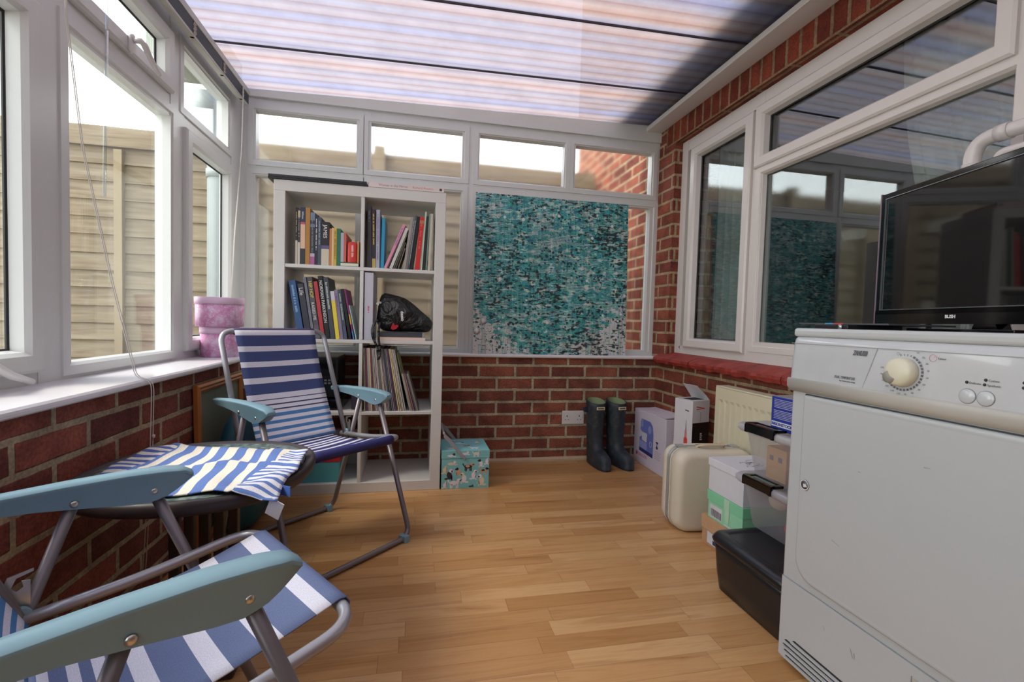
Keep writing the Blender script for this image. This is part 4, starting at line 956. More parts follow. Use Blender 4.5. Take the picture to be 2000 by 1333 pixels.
# wellington boots
RUB = N('worn_dark_rubber'); tcn = RUB.n('TexCoord'); nz = RUB.n('TexNoise', {'Vector': (tcn, 'Object'), 'Scale': 22.0, 'Detail': 7.0, 'Roughness': .7}); RUB.base(RUB.ramp(nz, [(.35, (30, 38, 46)), (.55, (48, 56, 62)), (.75, (92, 92, 90))])); RUB.p(Roughness=.55)
def boot(x, y, rz, label_):
    t = empty('wellington_boot', (x, y, 0), R(rz), label_, 'boot', 'dark rubber wellingtons')
    # horizontal sections; local -y is the toe
    S = [(.030, .012, .105, -.150), (.034, .012, .108, -.155)]
    secs = [(.000, .036, .062, -.178, .8), (.012, .039, .066, -.184, .8), (.016, .037, .063, -.182, .8), (.040, .041, .064, -.180, .85), (.060, .041, .064, -.166, .9), (.078, .040, .064, -.130, .95), (.095, .040, .064, -.096, 1),
            (.115, .041, .063, -.070, 1), (.145, .043, .060, -.058, 1), (.19, .047, .058, -.058, 1), (.24, .050, .060, -.060, 1), (.30, .053, .062, -.063, 1), (.36, .055, .064, -.066, 1), (.392, .056, .066, -.067, 1)]
    rows = []; n = 30
    for z, w_, yb, yf, e in secs:
        row = []
        for j in range(n):
            a = 2*math.pi*j/n; c, s = math.cos(a), math.sin(a); yc = (yb+yf)/2; ry = (yb-yf)/2
            toe = 1+.12*max(0, -s)*(1 if z < .07 else 0)
            zz_ = z+(.012*s if z > .38 else 0)+ (.018*max(0, -s-.3) if .03 < z < .09 else 0)
            row.append((1.05*w_*toe*abs(c)**(.9 if z > .1 else .62)*(1 if c > 0 else -1), yc+ry*s, zz_))
        rows.append(row)
    q = MB(); q.grid(rows, None, True, closed_u=True); q.poly(list(reversed(range(n))));
    ins = MB(); top = rows[-1]; c0 = Vector((0, 0, 0))
    r1 = [Vector((p[0]*.93, p[1]*.93, p[2])) for p in top]; r2_ = [Vector((p[0]*.86, p[1]*.86, p[2]-.16)) for p in top]
    q.grid([[Vector(p) for p in top], r1], None, True, closed_u=True); q.build('rubber_upper', RUB.m, t)
    ins.grid([r1, r2_], None, True, closed_u=True); ins.face(r2_); ins.build('lining', mat('sage_lining', (138, 152, 112), .8), t)
    MB().box(-.026, .026, -.0685, -.0640, .345, .362, M=Matrix.Translation((0, -.0005, 0))).build('white_label', mat('cream_label', (220, 214, 176), .5), t)
    MB().box(-.020, .020, -.0692, -.0684, .349, .358, M=Matrix.Translation((0, -.0003, 0))).build('label_band', mat('black_thin_line', (90, 90, 70), .5), t)
    MB().lathe([(.072, .0), (.072, .0)], n=4) 
    so = MB(); so.grid([[Vector((p[0]*1.03, p[1]*1.015-.001, 0.0)) for p in rows[0]], [Vector((p[0]*1.03, p[1]*1.015-.001, .014)) for p in rows[0]]], None, True, closed_u=True); so.face([Vector((p[0]*1.03, p[1]*1.015-.001, .014)) for p in rows[0]]); so.build('sole', mat('black_sole', (24, 24, 26), .7), t)
    return t
b1 = boot(1.110, 2.715, 5, 'left-hand dark rubber wellington, with the side buckle strap, against the brick')
MB().box(-.080, -.052, -.012, .012, .325, .350).build('buckle_strap', mat('navy_strap', (26, 34, 60), .5), b1, bevel=.003)
b2 = boot(1.243, 2.712, 10, 'right-hand dark rubber wellington next to the sewing machine carton')
# patterned sewing box
tq = (.276, 2.50)
sb = empty('sewing_box', (.152, 2.375, 0), 0, 'turquoise sewing box printed with little dogs, right of the bookcase', 'sewing box')
TQ = mat('turquoise_fabric', (126, 190, 192), .75, noise=.06, nscale=60)
DW, DB, DT, DP = mat('dog_white', (226, 220, 226), .8), mat('dog_black', (58, 46, 52), .8), mat('dog_tan', (214, 160, 120), .8), mat('dog_cream', (224, 206, 176), .8)
Wd, Dp = .243, .235
body = MB(); body.box(0, Wd, 0, Dp, .0005, .156)
lid = MB(); lid.box(-.002, Wd+.002, -.002, Dp+.002, .1575, .196)
def ell(mb, F, u, v, a, b_, m, rot=0, h=.0006):
    pts = []
    for i in range(14):
        t = 2*math.pi*i/14; x, y = a*math.cos(t), b_*math.sin(t); pts.append(F(u+x*math.cos(rot)-y*math.sin(rot), v+x*math.sin(rot)+y*math.cos(rot), h))
    mb.face(pts, m)
def dog(mb, F, u, v, k, m, m2, pose, flip=1):
    if pose == 0:    # standing
        ell(mb, F, u, v, .019*k, .009*k, m); ell(mb, F, u+flip*.019*k, v+.011*k, .009*k, .007*k, m2, h=.0008); ell(mb, F, u+flip*.026*k, v+.009*k, .006*k, .0035*k, m2, h=.0008)
        for dx in (-.014, -.008, .009, .015): ell(mb, F, u+dx*k, v-.013*k, .0025*k, .010*k, m)
        ell(mb, F, u-flip*.022*k, v+.009*k, .003*k, .009*k, m, rot=flip*.5); ell(mb, F, u-.002*k, v+.002*k, .010*k, .006*k, m2, h=.0008)
    elif pose == 1:  # sitting
        ell(mb, F, u, v, .011*k, .017*k, m, rot=flip*.2); ell(mb, F, u+flip*.006*k, v+.020*k, .008*k, .008*k, m2, h=.0008); ell(mb, F, u+flip*.013*k, v+.018*k, .006*k, .004*k, m2, h=.0008)
        ell(mb, F, u+flip*.010*k, v-.010*k, .003*k, .012*k, m); ell(mb, F, u-flip*.012*k, v-.014*k, .009*k, .004*k, m)
    else:            # lying
        ell(mb, F, u, v, .021*k, .008*k, m); ell(mb, F, u+flip*.020*k, v+.009*k, .008*k, .008*k, m2, h=.0008); ell(mb, F, u+flip*.026*k, v-.005*k, .010*k, .003*k, m)
Ff = lambda u, v, h: (u, -h, v)
for a in ((.048, .130, .9, DP, DW, 2, 1), (.085, .085, .9, DT, DB, 1, -1), (.135, .113, 1.1, DB, DT, 0, 1), (.165, .065, 1.1, DW, DW, 1, 1), (.114, .050, 1.2, DW, DP, 1, -1), (.040, .070, 1.2, DB, DW, 1, 1), (.065, .030, 1.3, DW, DW, 0, 1),
          (.200, .125, .9, DW, DB, 1, -1), (.215, .090, .9, DT, DB, 0, 1), (.205, .035, 1.3, DP, DW, 1, -1), (.016, .095, .9, DP, DP, 1, 1), (.018, .018, .8, DW, DW, 1, 1), (.232, .135, .8, DW, DW, 1, 1), (.150, .010, .5, DB, DB, 2, 1)): dog(body, Ff, *a)
Fl = lambda u, v, h: (u, -.002-h, v)
for a in ((.045, .172, .8, DW, DB, 2, 1), (.115, .180, .8, DW, DW, 2, 1), (.175, .180, .8, DW, DP, 0, 1)): dog(lid, Fl, *a)
Ft = lambda u, v, h: (u, v, .196+h)
for a in ((.05, .05, 1, DP, DW, 0, 1), (.10, .15, 1, DW, DB, 2, 1), (.17, .05, 1, DW, DW, 0, -1), (.20, .16, 1, DP, DT, 1, 1), (.13, .09, .8, DT, DB, 0, 1), (.06, .19, .9, DB, DW, 2, 1)): dog(lid, Ft, *a)
body.build('body', TQ, sb, fix=False); lid.build('lid', TQ, sb, fix=False)
HG = mat('grey_handle_plastic', (150, 150, 154), .4)
hd = MB()
for yy in (-.008, Dp+.008):
    hd.prism([(.112, .150), (.121, .160), (.040, .262), (.010, .290), (.006, .270), (.028, .248)], yy-.003, yy+.003, XZ)
hd.tube([(.010, -.008, .284), (.006, .03, .290), (.006, .20, .290), (.010, Dp+.008, .284)], .006, n=8)
hd.build('carry_handle', HG, sb)
# ================================================================== THINGS ALONG THE HOUSE WALL
CARDW = mat('white_printed_card', (214, 208, 218), .55, noise=.02)
# sewing machine carton: faces -x (picture side) and -y
sm_ = empty('carton', (1.402, 2.385, 0), 0, 'white carton with a blue sewing machine pictured, standing beside the boots', 'box')
L_, H_, T_ = .385, .335, .135
bx = MB(); bx.box(0, T_, 0, L_, .0005, H_); bx.build('body', CARDW, sm_, bevel=.002)
fl_ = MB(); fl_.box(.004, T_+.003, .012, L_-.005, 0, .003, M=Matrix.Translation((0, 0, H_+.004)) @ Matrix.Rotation(R(-2), 4, 'X') @ Matrix.Rotation(R(-4), 4, 'Y')); fl_.build('top_flap', CARDW, sm_)
FP = lambda u, v, h: (-h-.0003, L_-u, v)          # picture side, u runs toward the camera
def poly2(mb, F, pts, m, h=.0005): mb.face([F(a, b_, h) for a, b_ in pts], m)
BLU1, BLU2, BLUD = mat('print_blue', (110, 122, 190), .5), mat('print_light_blue', (150, 160, 214), .5), mat('print_dark_blue', (52, 56, 110), .5)
MAG = mat('print_magenta', (206, 70, 120), .5); CRM = mat('print_crimson', (170, 36, 66), .5); GRYP = mat('print_grey', (150, 146, 160), .6)
pr_ = MB()
poly2(pr_, FP, [(.075, .090), (.245, .085), (.245, .215), (.235, .262), (.205, .285), (.095, .285), (.085, .265), (.085, .215), (.105, .205), (.105, .180), (.075, .165)], BLU1)
poly2(pr_, FP, [(.075, .082), (.245, .075), (.245, .097), (.075, .104)], BLUD, .0007)
poly2(pr_, FP, [(.105, .155), (.165, .150), (.170, .200), (.160, .205), (.105, .205)], CARDW, .0007)
poly2(pr_, FP, [(.090, .235), (.115, .235), (.115, .28), (.098, .28)], BLU2, .0007); poly2(pr_, FP, [(.078, .105), (.170, .100), (.170, .145), (.078, .15)], BLU2, .0006)
ell(pr_, FP, .215, .150, .015, .018, CARDW, h=.0008); ell(pr_, FP, .215, .150, .011, .014, BLU1, h=.0010); ell(pr_, FP, .200, .235, .020, .024, BLU2, h=.0008)
ell(pr_, FP, .045, .062, .012, .016, CRM, h=.0006); poly2(pr_, FP, [(.040, .066), (.050, .066), (.050, .082), (.040, .082)], CARDW, .0009)
for (u, v, a, b_) in ((.290, .180, .016, .006), (.290, .165, .004, .014), (.290, .150, .012, .009)): ell(pr_, FP, u, v, a, b_, BLUD, h=.0006)
for k in range(5): poly2(pr_, FP, [(.265, .125-k*.010), (.335-.01*(k % 2), .124-k*.010), (.335-.01*(k % 2), .126-k*.010), (.265, .127-k*.010)], GRYP)
pr_.build('picture_print', BLU1, sm_, fix=False)
text('lettering', 'SINGER', .030, frameM((-.0008, L_-.064, .048), (0, -1, 0), (0, 0, 1), (-1, 0, 0)), MAG, sm_, space=1.15)
FN = lambda u, v, h: (u, -h-.0003, v)
pe = MB()
for (u0, v0) in ((.052, .190), (.074, .190), (.052, .172), (.074, .172)): ell(pe, FN, u0, v0, .007, .007, MAG)
for k in range(5): ell(pe, FN, .050+.004*(k % 2), .10-.012*k, .006, .005, MAG)
for k in range(3): poly2(pe, FN, [(.04, .245-k*.01), (.10, .245-k*.01), (.10, .247-k*.01), (.04, .247-k*.01)], GRYP)
for (a0, a1, b0, b1) in ((.032, .125, .145, .146), (.032, .125, .270, .271), (.032, .033, .145, .27), (.032, .125, .132, .133)): poly2(pe, FN, [(a0, b0), (a1, b0), (a1, b1), (a0, b1)], mat('print_pale_pink', (222, 170, 190), .6))
pe.build('end_print', MAG, sm_, fix=False)
# tall white carton with red pen-like tool
tc_ = empty('carton', (1.318, 2.12, 0), R(0), 'tall narrow white carton with torn open lid and a black lower panel', 'box')
TW, TD, TH = .118, .13, .488
WC = mat('glossy_white_card', (214, 212, 214), .35)
sh_ = MB()   # footprint rotated so one corner points to the room
ca = [(.070, .0), (.185, .030), (.155, .145), (.040, .115)]     # near corner, right, back, left
sh_.prism(ca, .0005, TH, XY); 
sh_.build('body', WC, tc_)
P0, P1, P3 = Vector((.070, 0, 0)), Vector((.185, .030, 0)), Vector((.040, .115, 0))
def side(Pa, Pb):
    d = (Pb-Pa); L__ = d.length; d.normalize(); nn = Vector((d.y, -d.x, 0))
    return (lambda u, v, h: tuple(Pa+d*u+nn*(h+.0004)+Vector((0, 0, v)))), L__, d, nn
FR, LR, dR, nR = side(P0, P1)
FLf, LLf, dL, nL = side(P3, P0)
pp = MB(); BKP = mat('print_black', (24, 22, 24), .35); REDP = mat('print_red', (206, 70, 60), .45)
poly2(pp, FR, [(.002, .02), (LR, .02), (LR, .375), (.002, .375)], BKP)
poly2(pp, FR, [(.025, .455), (.085, .445), (.085, .449), (.025, .460)], REDP); poly2(pp, FR, [(.025, .442), (.085, .445), (.085, .448), (.025, .446)], REDP)
for k in range(2): poly2(pp, FR, [(.04, .245-.03*k), (.085, .245-.03*k), (.085, .262-.03*k), (.04, .262-.03*k)], WC, .0008)
poly2(pp, FR, [(.055, .38), (.058, .38), (.058, .43), (.055, .43)], GRYP)
poly2(pp, FLf, [(.068, .06), (.092, .06), (.092, .285), (.088, .295), (.072, .295), (.068, .285)], REDP); poly2(pp, FLf, [(.072, .295), (.088, .295), (.086, .335), (.074, .335)], mat('print_pale_red', (190, 130, 128), .5), .0005)
poly2(pp, FLf, [(.0775, .335), (.0825, .335), (.081, .385), (.079, .385)], INK); poly2(pp, FLf, [(.070, .433), (.095, .43), (.095, .436), (.072, .438)], INK)
pp.build('printed_panel', BKP, tc_, fix=False)
pm = MB()
for k, (v0, v1) in enumerate(((.285, .292), (.296, .300), (.304, .309), (.313, .321), (.170, .177), (.150, .156), (.130, .137))): poly2(pm, FR, [(.056, v0), (.072-.003*(k % 2), v0), (.072-.003*(k % 2), v1), (.056, v1)], WHITE_INK, .0010)
pm.build('lettering', WHITE_INK, tc_, fix=False)
tf = MB(); a = [Vector((*ca[2], TH)), Vector((*ca[1], TH))]
up = Vector((-.040, -.015, .055))
tf.face([a[1], a[0], a[0]+Vector((-.025, -.005, .038)), a[0]+Vector((-.065, -.02, .075)), a[1]+Vector((-.095, -.028, .078)), a[1]+Vector((-.03, -.01, .028))])
o = tf.build('torn_lid', WC, tc_, fix=False); o.modifiers.new('t', 'SOLIDIFY').thickness = .0015
MB().prism([(.085, .035), (.165, .050), (.150, .11), (.070, .09)], TH+.0002, TH+.0015, XY).build('open_slot', mat('dark_opening', (40, 38, 42), .9), tc_)
# radiator on the house wall
RADM = mat('cream_enamel', (214, 206, 176), .35, noise=.02)
ra = empty('radiator', (1.5495, 1.56, .12), 0, 'cream panel radiator on the brick house wall under the red sill', 'radiator')
RY0, RY1, RH = -.44, .47, .455
rows = []; nn_ = 22
prof = []
pw = (RY1-RY0-.05)/nn_
ys = [RY0, RY0+.025]
for k in range(nn_):
    y0 = RY0+.025+k*pw; ys += [y0+pw*.1, y0+pw*.25, y0+pw*.75, y0+pw*.9]
ys += [RY1-.025, RY1]
def rx(i): 
    if i < 2 or i >= len(ys)-2: return -.100
    return (-.100, -.094, -.094, -.100)[(i-2) % 4]
fr = MB()
fr.grid([[(rx(i), y, .05) for i, y in enumerate(ys)], [(rx(i), y, RH-.07) for i, y in enumerate(ys)], [(-.100, y, RH-.055) for y in ys], [(-.100, y, RH) for y in ys]], None, False)
fr.grid([[(-.100, y, 0) for y in ys], [(-.100, y, .035) for y in ys], [(rx(i), y, .05) for i, y in enumerate(ys)]], None, False)
fr.box(-.0935, -.088, RY0, RY1, .0, RH); fr.build('front_panel', RADM, ra, fix=False)
MB().box(-.100, -.03, RY0, RY1, RH, RH+.008).build('top_grille', RADM, ra, bevel=.002)
MB().box(-.088, -.03, RY1-.004, RY1, .0, RH).build('end_cover', RADM, ra); MB().box(-.088, -.03, RY0, RY0+.004, .0, RH).build('end_cover', RADM, ra)
MB().box(-.030, -.0, RY0+.1, RY0+.14, .1, .3).build('wall_bracket', RADM, ra); MB().box(-.030, -.0, RY1-.14, RY1-.1, .1, .3).build('wall_bracket', RADM, ra)
# vintage suitcase on its side
SCM = mat('cream_vinyl', (216, 206, 184), .42, noise=.03)
SCB = mat('grey_piping', (168, 170, 168), .35, .3)
sc_ = empty('suitcase', (1.262, 1.81, 0), R(-6), 'cream hard vintage suitcase standing upright beside the shoe boxes', 'suitcase')
def shell(y0, y1, name, inset=.0):
    W2, Hh, r = .172, .345, .055
    rows = []
    for y, a in y0:
        rows.append([Vector((p[0], y, p[1])) for p in rrect(-W2+a, W2-a, a, Hh-a, r, 6)])
    q = MB(); q.grid(rows, None, True, closed_u=True); n = len(rows[0]); q.poly(list(range(n))); q.poly([(len(rows)-1)*n+j for j in range(n)]); return q
shell([(-.095, .030), (-.0945, .022), (-.088, .010), (-.075, .003), (-.055, .0), (-.012, 0.0)], 0, 0).build('near_shell', SCM, sc_)
shell([(.012, .0), (.040, .0), (.060, .003), (.072, .012), (.078, .030)], 0, 0).build('far_shell', SCM, sc_)
shell([(-.011, -.001), (-.009, .003), (.009, .003), (.011, -.001)], 0, 0).build('metal_band', SCB, sc_)
for yy in (-.022, .020): MB().tube([Vector((p[0], yy, p[1])) for p in rrect(-.173, .173, -.0+.0006, .346, .055, 6)], .0022, n=6, closed=True).build('piping', mat('cream_piping', (222, 214, 196), .4), sc_)
sh = MB(); path = rounded([(-.055, -.018, .350), (-.050, -.050, .364), (.055, -.050, .364), (.060, -.018, .350)], .012, 4)
sh.grid([[Vector((p.x, p.y, p.z-.008)), Vector((p.x, p.y-.003, p.z)), Vector((p.x, p.y+.014, p.z+.003)), Vector((p.x, p.y+.016, p.z-.005))] for p in path], None, True, closed_u=True)
sh.build('handle', mat('tan_cream_handle', (206, 188, 158), .5), sc_)
for xx in (-.12, .12): MB().box(xx-.018, xx+.018, -.024, .02, .3445, .3495).build('latch', SCB, sc_, bevel=.002)

# shoe boxes (long side faces the room)
def shoebox(name, loc, W2, L2, Hh, lidh, cbody, clid, label_, rz=0, over=.004):
    t = empty(name, loc, R(rz), label_, 'box')
    MB().box(0, W2, 0, L2, .0005, Hh-.002).build('body', cbody, t)
    lm = MB(); lm.box(-over, W2+over, -over, L2+over, Hh-lidh, Hh); lm.build('lid', clid, t, bevel=.0015)
    return t
KR, KR2 = mat('kraft_card', (188, 146, 106), .75, noise=.05), mat('kraft_card_lid', (196, 156, 116), .75, noise=.05)
GN, GN2 = mat('mint_card', (150, 214, 172), .6), mat('mint_card_lid', (132, 206, 160), .6)
WT, WT2 = mat('white_card', (212, 212, 216), .6), mat('white_card_lid', (216, 216, 220), .6)
k1 = shoebox('shoe_box', (1.158, 1.442, 0), .19, .225, .113, .052, KR, KR2, 'brown cardboard shoe box at the bottom of the shoe box stack')
lbm = MB(); FS = lambda u, v, h: (-.0006-h, .225-u, v)
poly2(lbm, FS, [(.035, .012), (.125, .012), (.125, .058), (.035, .058)], WT); poly2(lbm, FS, [(.07, .016), (.088, .016), (.088, .032), (.07, .032)], BLUD, .0008)
lbm.build('size_label', WT, k1, fix=False)
tl_ = MB(); poly2(tl_, lambda u, v, h: (-.0046-h, .225-u, v), [(.128, .075), (.150, .072), (.162, .083), (.150, .106), (.134, .108), (.124, .090)], mat('torn_paper', (214, 176, 132), .8)); tl_.build('torn_patch', mat('torn_paper', (0, 0, 0)), k1, fix=False)
k2 = shoebox('shoe_box', (1.162, 1.442, .1135), .19, .198, .108, .040, GN, GN2, 'mint green shoe box with a barcode label, middle of the stack')
lb2 = MB(); FS2 = lambda u, v, h: (-.0006-h, .198-u, v)
poly2(lb2, FS2, [(.012, .008), (.085, .008), (.085, .056), (.012, .056)], WT)
u = .018
rr = random.Random(4)
while u < .080: 
    w_ = rr.choice((.0012, .002, .003)); poly2(lb2, FS2, [(u, .012), (u+w_, .012), (u+w_, .040), (u, .040)], INK, .0008); u += w_+rr.choice((.0012, .002))
poly2(lb2, FS2, [(.10, .004), (.20, .004), (.20, .010), (.10, .010)], WT)
lb2.build('barcode_label', WT, k2, fix=False)
tp = MB(); F3 = lambda u, v, h: (-.0046-h, .198-u, v); tp.face([F3(.100, .108, 0), F3(.128, .108, 0), F3(.128, .068, .0), F3(.100, .068, 0)]); tp.face([FS2(.100, .068, .001), FS2(.128, .068, .001), FS2(.124, .020, .001), FS2(.112, .018, .001), FS2(.104, .024, .001)]); tp.build('clear_tape', mat('clear_tape', (184, 222, 190), .25), k2, fix=False)
k3 = shoebox('shoe_box', (1.160, 1.442, .2225), .20, .198, .128, .030, WT, WT2, 'white shoe box with dark scribble on its lid, top of the stack')
sg = MB(); r = random.Random(9)
for i in range(9):
    x0_, y0_ = .06+r.random()*.05, .05+r.random()*.09; an = r.uniform(-.8, .8)+1.2
    for j in range(4):
        x1_, y1_ = x0_+.014*math.cos(an), y0_+.014*math.sin(an); nx, ny_ = -.0012*math.sin(an), .0012*math.cos(an)
        sg.face([(x0_-nx, y0_-ny_, .1284), (x1_-nx, y1_-ny_, .1284), (x1_+nx, y1_+ny_, .1284), (x0_+nx, y0_+ny_, .1284)]); x0_, y0_ = x1_, y1_; an += r.uniform(-1.3, 1.3)
sg.build('marker_scribble', INK, k3, fix=False)
# black storage trunk
tk = empty('storage_chest', (.985, 1.034, 0), 0, 'low black plastic storage trunk on the floor beside the white dryer', 'box')
TK = mat('satin_black_plastic', (26, 26, 30), .3)
tw, tl2, th_ = .39, .345, .178
rows = []
for z, a in ((0, .022), (.004, .017), (.06, .010), (.13, .005), (.158, .003)):
    rows.append([Vector((p[0], p[1], z)) for p in rrect(a, tw-a, a, tl2-a, .035, 5)])
q = MB(); q.grid(rows, None, True, closed_u=True); n = len(rows[0]); q.poly(list(reversed(range(n)))); q.poly([4*n+j for j in range(n)]); q.build('body', TK, tk)
rows = []
for z, a in ((.156, -.002), (.166, -.005), (.176, -.001), (.184, .006), (.187, .016), (.1865, .034), (.183, .040)):
    rows.append([Vector((p[0], p[1], z)) for p in rrect(a, tw-a, a, tl2-a, .04-min(.03, max(0, a)), 5)])
q = MB(); q.grid(rows, None, True, closed_u=True); q.poly([6*n+j for j in range(n)]); q.poly(list(reversed(range(n)))); q.build('lid', TK, tk)
# clear stacking boxes
def clear_mat():
    g = N('milky_clear_plastic'); g.t.nodes.remove(g.b)
    tr = g.n('BsdfTransparent', {'Color': (.93, .94, .96, 1)}); df = g.n('BsdfDiffuse', {'Color': lin((226, 226, 232))}); gl = g.n('BsdfGlossy', {'Color': (1, 1, 1, 1), 'Roughness': .12}); tl = g.n('BsdfTranslucent', {'Color': lin((226, 228, 234))})
    a = g.n('MixShader', {0: .5, 1: df, 2: tl}); b_ = g.n('MixShader', {0: .30, 1: tr, 2: a}); c = g.n('MixShader', {0: .06, 1: b_, 2: gl}); g.t.links.new(c.outputs[0], g.o.inputs[0]); return g.m
CLR = clear_mat(); CLR2 = clear_mat(); CLR2.name = 'milky_clear_lid'; CLR2.node_tree.nodes['Mix Shader.001'].inputs[0].default_value = .6; LIDW = mat('milky_lid', (206, 206, 212), .3)
def clear_box(loc, label_):
    t = empty('storage_box', loc, 0, label_, 'box', 'clear lidded boxes beside the dryer')
    w2, l2, h2 = .30, .375, .158
    rows = []
    for z, a in ((.0005, .036), (.004, .030), (.08, .018), (.150, .008)):
        rows.append([Vector((p[0], p[1], z)) for p in rrect(a, w2-a, a, l2-a, .03, 5)])
    q = MB(); q.grid(rows, None, True, closed_u=True); n = len(rows[0]); q.poly(list(reversed(range(n)))); q.build('body', CLR, t, fix=True)
    rows = []
    for z, a in ((.148, .0), (.150, -.012), (.157, -.018), (.168, -.018), (.174, -.012), (.175, .004), (.168, .010), (.167, .03)):
        rows.append([Vector((p[0], p[1], z)) for p in rrect(a, w2-a, a, l2-a, .045-min(.015, max(0, a)), 5)])
    q = MB(); q.grid(rows, None, True, closed_u=True); q.poly([7*n+j for j in range(n)]); q.build('lid', CLR2, t)
    # black clip on the room side
    for side_ in (0,):
        hn = MB(); hy0, hy1 = .197, .325
        hn.prism([(-.022, .154), (-.0205, .181), (-.012, .186), (.0265, .184), (.0265, .176), (-.010, .176), (-.013, .156)], hy0, hy0+.012, lambda a, b_, h: (a, h, b_))
        hn.prism([(-.022, .154), (-.0205, .181), (-.012, .186), (.0265, .184), (.0265, .176), (-.010, .176), (-.013, .156)], hy1-.012, hy1, lambda a, b_, h: (a, h, b_))
        hn.box(-.0225, -.018, hy0, hy1, .156, .180); hn.box(-.02, -.006, hy0, hy1, .179, .185); hn.box(.020, .0265, hy0, hy1, .177, .184)
        hn.build('clip_handle', BLACK_G, t, bevel=.001)
        MB().box(-.004, .020, hy0+.012, hy1-.012, .1752, .180).build('clip_inlay', mat('grey_green_inlay', (120, 140, 140), .3), t)
    return t
c1 = clear_box((1.115, 1.045, .1885), 'lower clear plastic box with red things inside, on the black trunk')
c2_ = clear_box((1.115, 1.045, .3640), 'upper clear plastic box with a little card house inside')
# what is in them
ch = empty('card_house', (1.165, 1.262, .3700), 0, 'small card house with two square windows inside the upper clear box', 'model house')
chm = MB().box(0, .08, 0, .085, 0, .105).build('walls', mat('tan_card', (206, 160, 112), .7), ch)
for yy in (.018, .055): MB().box(-.001, 0, yy, yy+.016, .062, .078).build('window', mat('grey_blue_print', (100, 110, 124), .6), ch)
o = blob('blue_cloth', [((.078, -.02, .04), (0, .01, 0), (0, 0, .01)), ((.06, 0, .05), (0, .045, 0), (0, 0, .045)), ((0, 0, .06), (0, .06, 0), (0, 0, .055)), ((-.06, 0, .05), (0, .05, 0), (0, 0, .045)), ((-.08, 0, .04), (0, .01, 0), (0, 0, .01))], mat('navy_cotton', (58, 66, 120), .8), crease=.06); o.location = (1.303, 1.17, .374); tag(o, 'bundled blue cloth inside the upper clear box', 'cloth')
def ball(name, loc, r, c, label_, cat):
    o = MB().lathe([(.0001, -r)]+[(r*math.cos(a), r*math.sin(a)) for a in [R(-80+i*16) for i in range(11)]]+[(.0001, r)], n=24).build(name, mat('wool_%d_%d_%d' % c, c, .9, noise=.12, nscale=80)); o.location = loc; return tag(o, label_, cat)
ball('wool_ball', (1.185, 1.122, .4100), .038, (214, 200, 176), 'cream ball of wool near the dryer in the upper clear box', 'wool')
ball('wool_ball', (1.215, 1.335, .290), .034, (206, 190, 172), 'beige ball of wool in the lower clear box', 'wool')
o = blob('red_cloth', [((.02, -.085, .03), (.01, 0, 0), (0, 0, .01)), ((0, -.06, .04), (.05, 0, 0), (0, 0, .035)), ((0, 0, .035), (.07, 0, 0), (0, 0, .030)), ((0, .05, .03), (.05, 0, 0), (0, 0, .025)), ((0, .09, .02), (.01, 0, 0), (0, 0, .006))], mat('red_cotton', (206, 48, 62), .8), crease=.08); o.location = (1.205, 1.20, .200); tag(o, 'folded red cloth in the lower clear box', 'cloth')
# blue shoe box end on top
bk = empty('shoe_box', (1.146, 1.110, .5400), 0, 'royal blue shoe box with white stripes standing on the upper clear box', 'box')
BB = mat('royal_blue_card', (34, 52, 150), .45)
MB().box(0, .10, 0, .205, .0, .107).build('body', BB, bk, bevel=.0015)
MB().box(.002, .098, .002, .203, .1072, .109).build('open_top', mat('grey_card_inside', (150, 146, 146), .8), bk)
st_ = MB(); FK = lambda u, v, h: (-.0004-h, .205-u, v)
for k in range(13):
    if k == 6: continue
    v = .098-k*.0050; poly2(st_, FK, [(.012, v), (.20, v), (.20, v+.0011), (.012, v+.0011)], WHITE_INK)
poly2(st_, FK, [(.004, .012), (.10, .012), (.10, .028), (.004, .028)], WHITE_INK, .0004)
st_.build('white_stripes', WHITE_INK, bk, fix=False)
text('lettering', 'BIRKENSTOCK', .0135, frameM((-.0014, .199, .0155), (0, -1, 0), (0, 0, 1), (-1, 0, 0)), BB, bk, font_scale=.93, bold=.0004)

# ================================================================== TUMBLE DRYER
DW_ = mat('white_enamel', (186, 190, 190), .25, noise=.01, coat=.3); DPN = mat('white_panel_gloss', (190, 193, 195), .12, coat=.5); DGR = mat('warm_grey_plastic', (182, 180, 172), .35)
dr = empty('tumble_dryer', (.952, .425, 0), 0, 'white tumble dryer with a cream dial at the right edge of the room', 'tumble dryer')
DL = .600; DD = .58
MB().box(.0, DD, .0, DL, .012, .845).build('cabinet', DW_, dr, bevel=.006)
MB().box(-.004, DD, -.002, DL+.002, .8465, .868).build('worktop', DW_, dr, bevel=.007, seg=3)
for a, b_ in ((.05, .05), (.05, DL-.05), (DD-.05, .05), (DD-.05, DL-.05)): MB().lathe([(.018, 0), (.018, .013)], c=(a, b_, 0), n=14).build('foot', BLACK, dr)
# curved control fascia
prf = [(.012, .712), (-.006, .716), (-.012, .724), (-.014, .734), (-.0135, .742), (-.010, .790), (-.0068, .829), (-.004, .840), (.002, .8465)]
fa = MB(); rows = [[(x, y, z) for x, z in prf] for y in [DL+.002-(DL+.004)*i/2 for i in range(3)]]
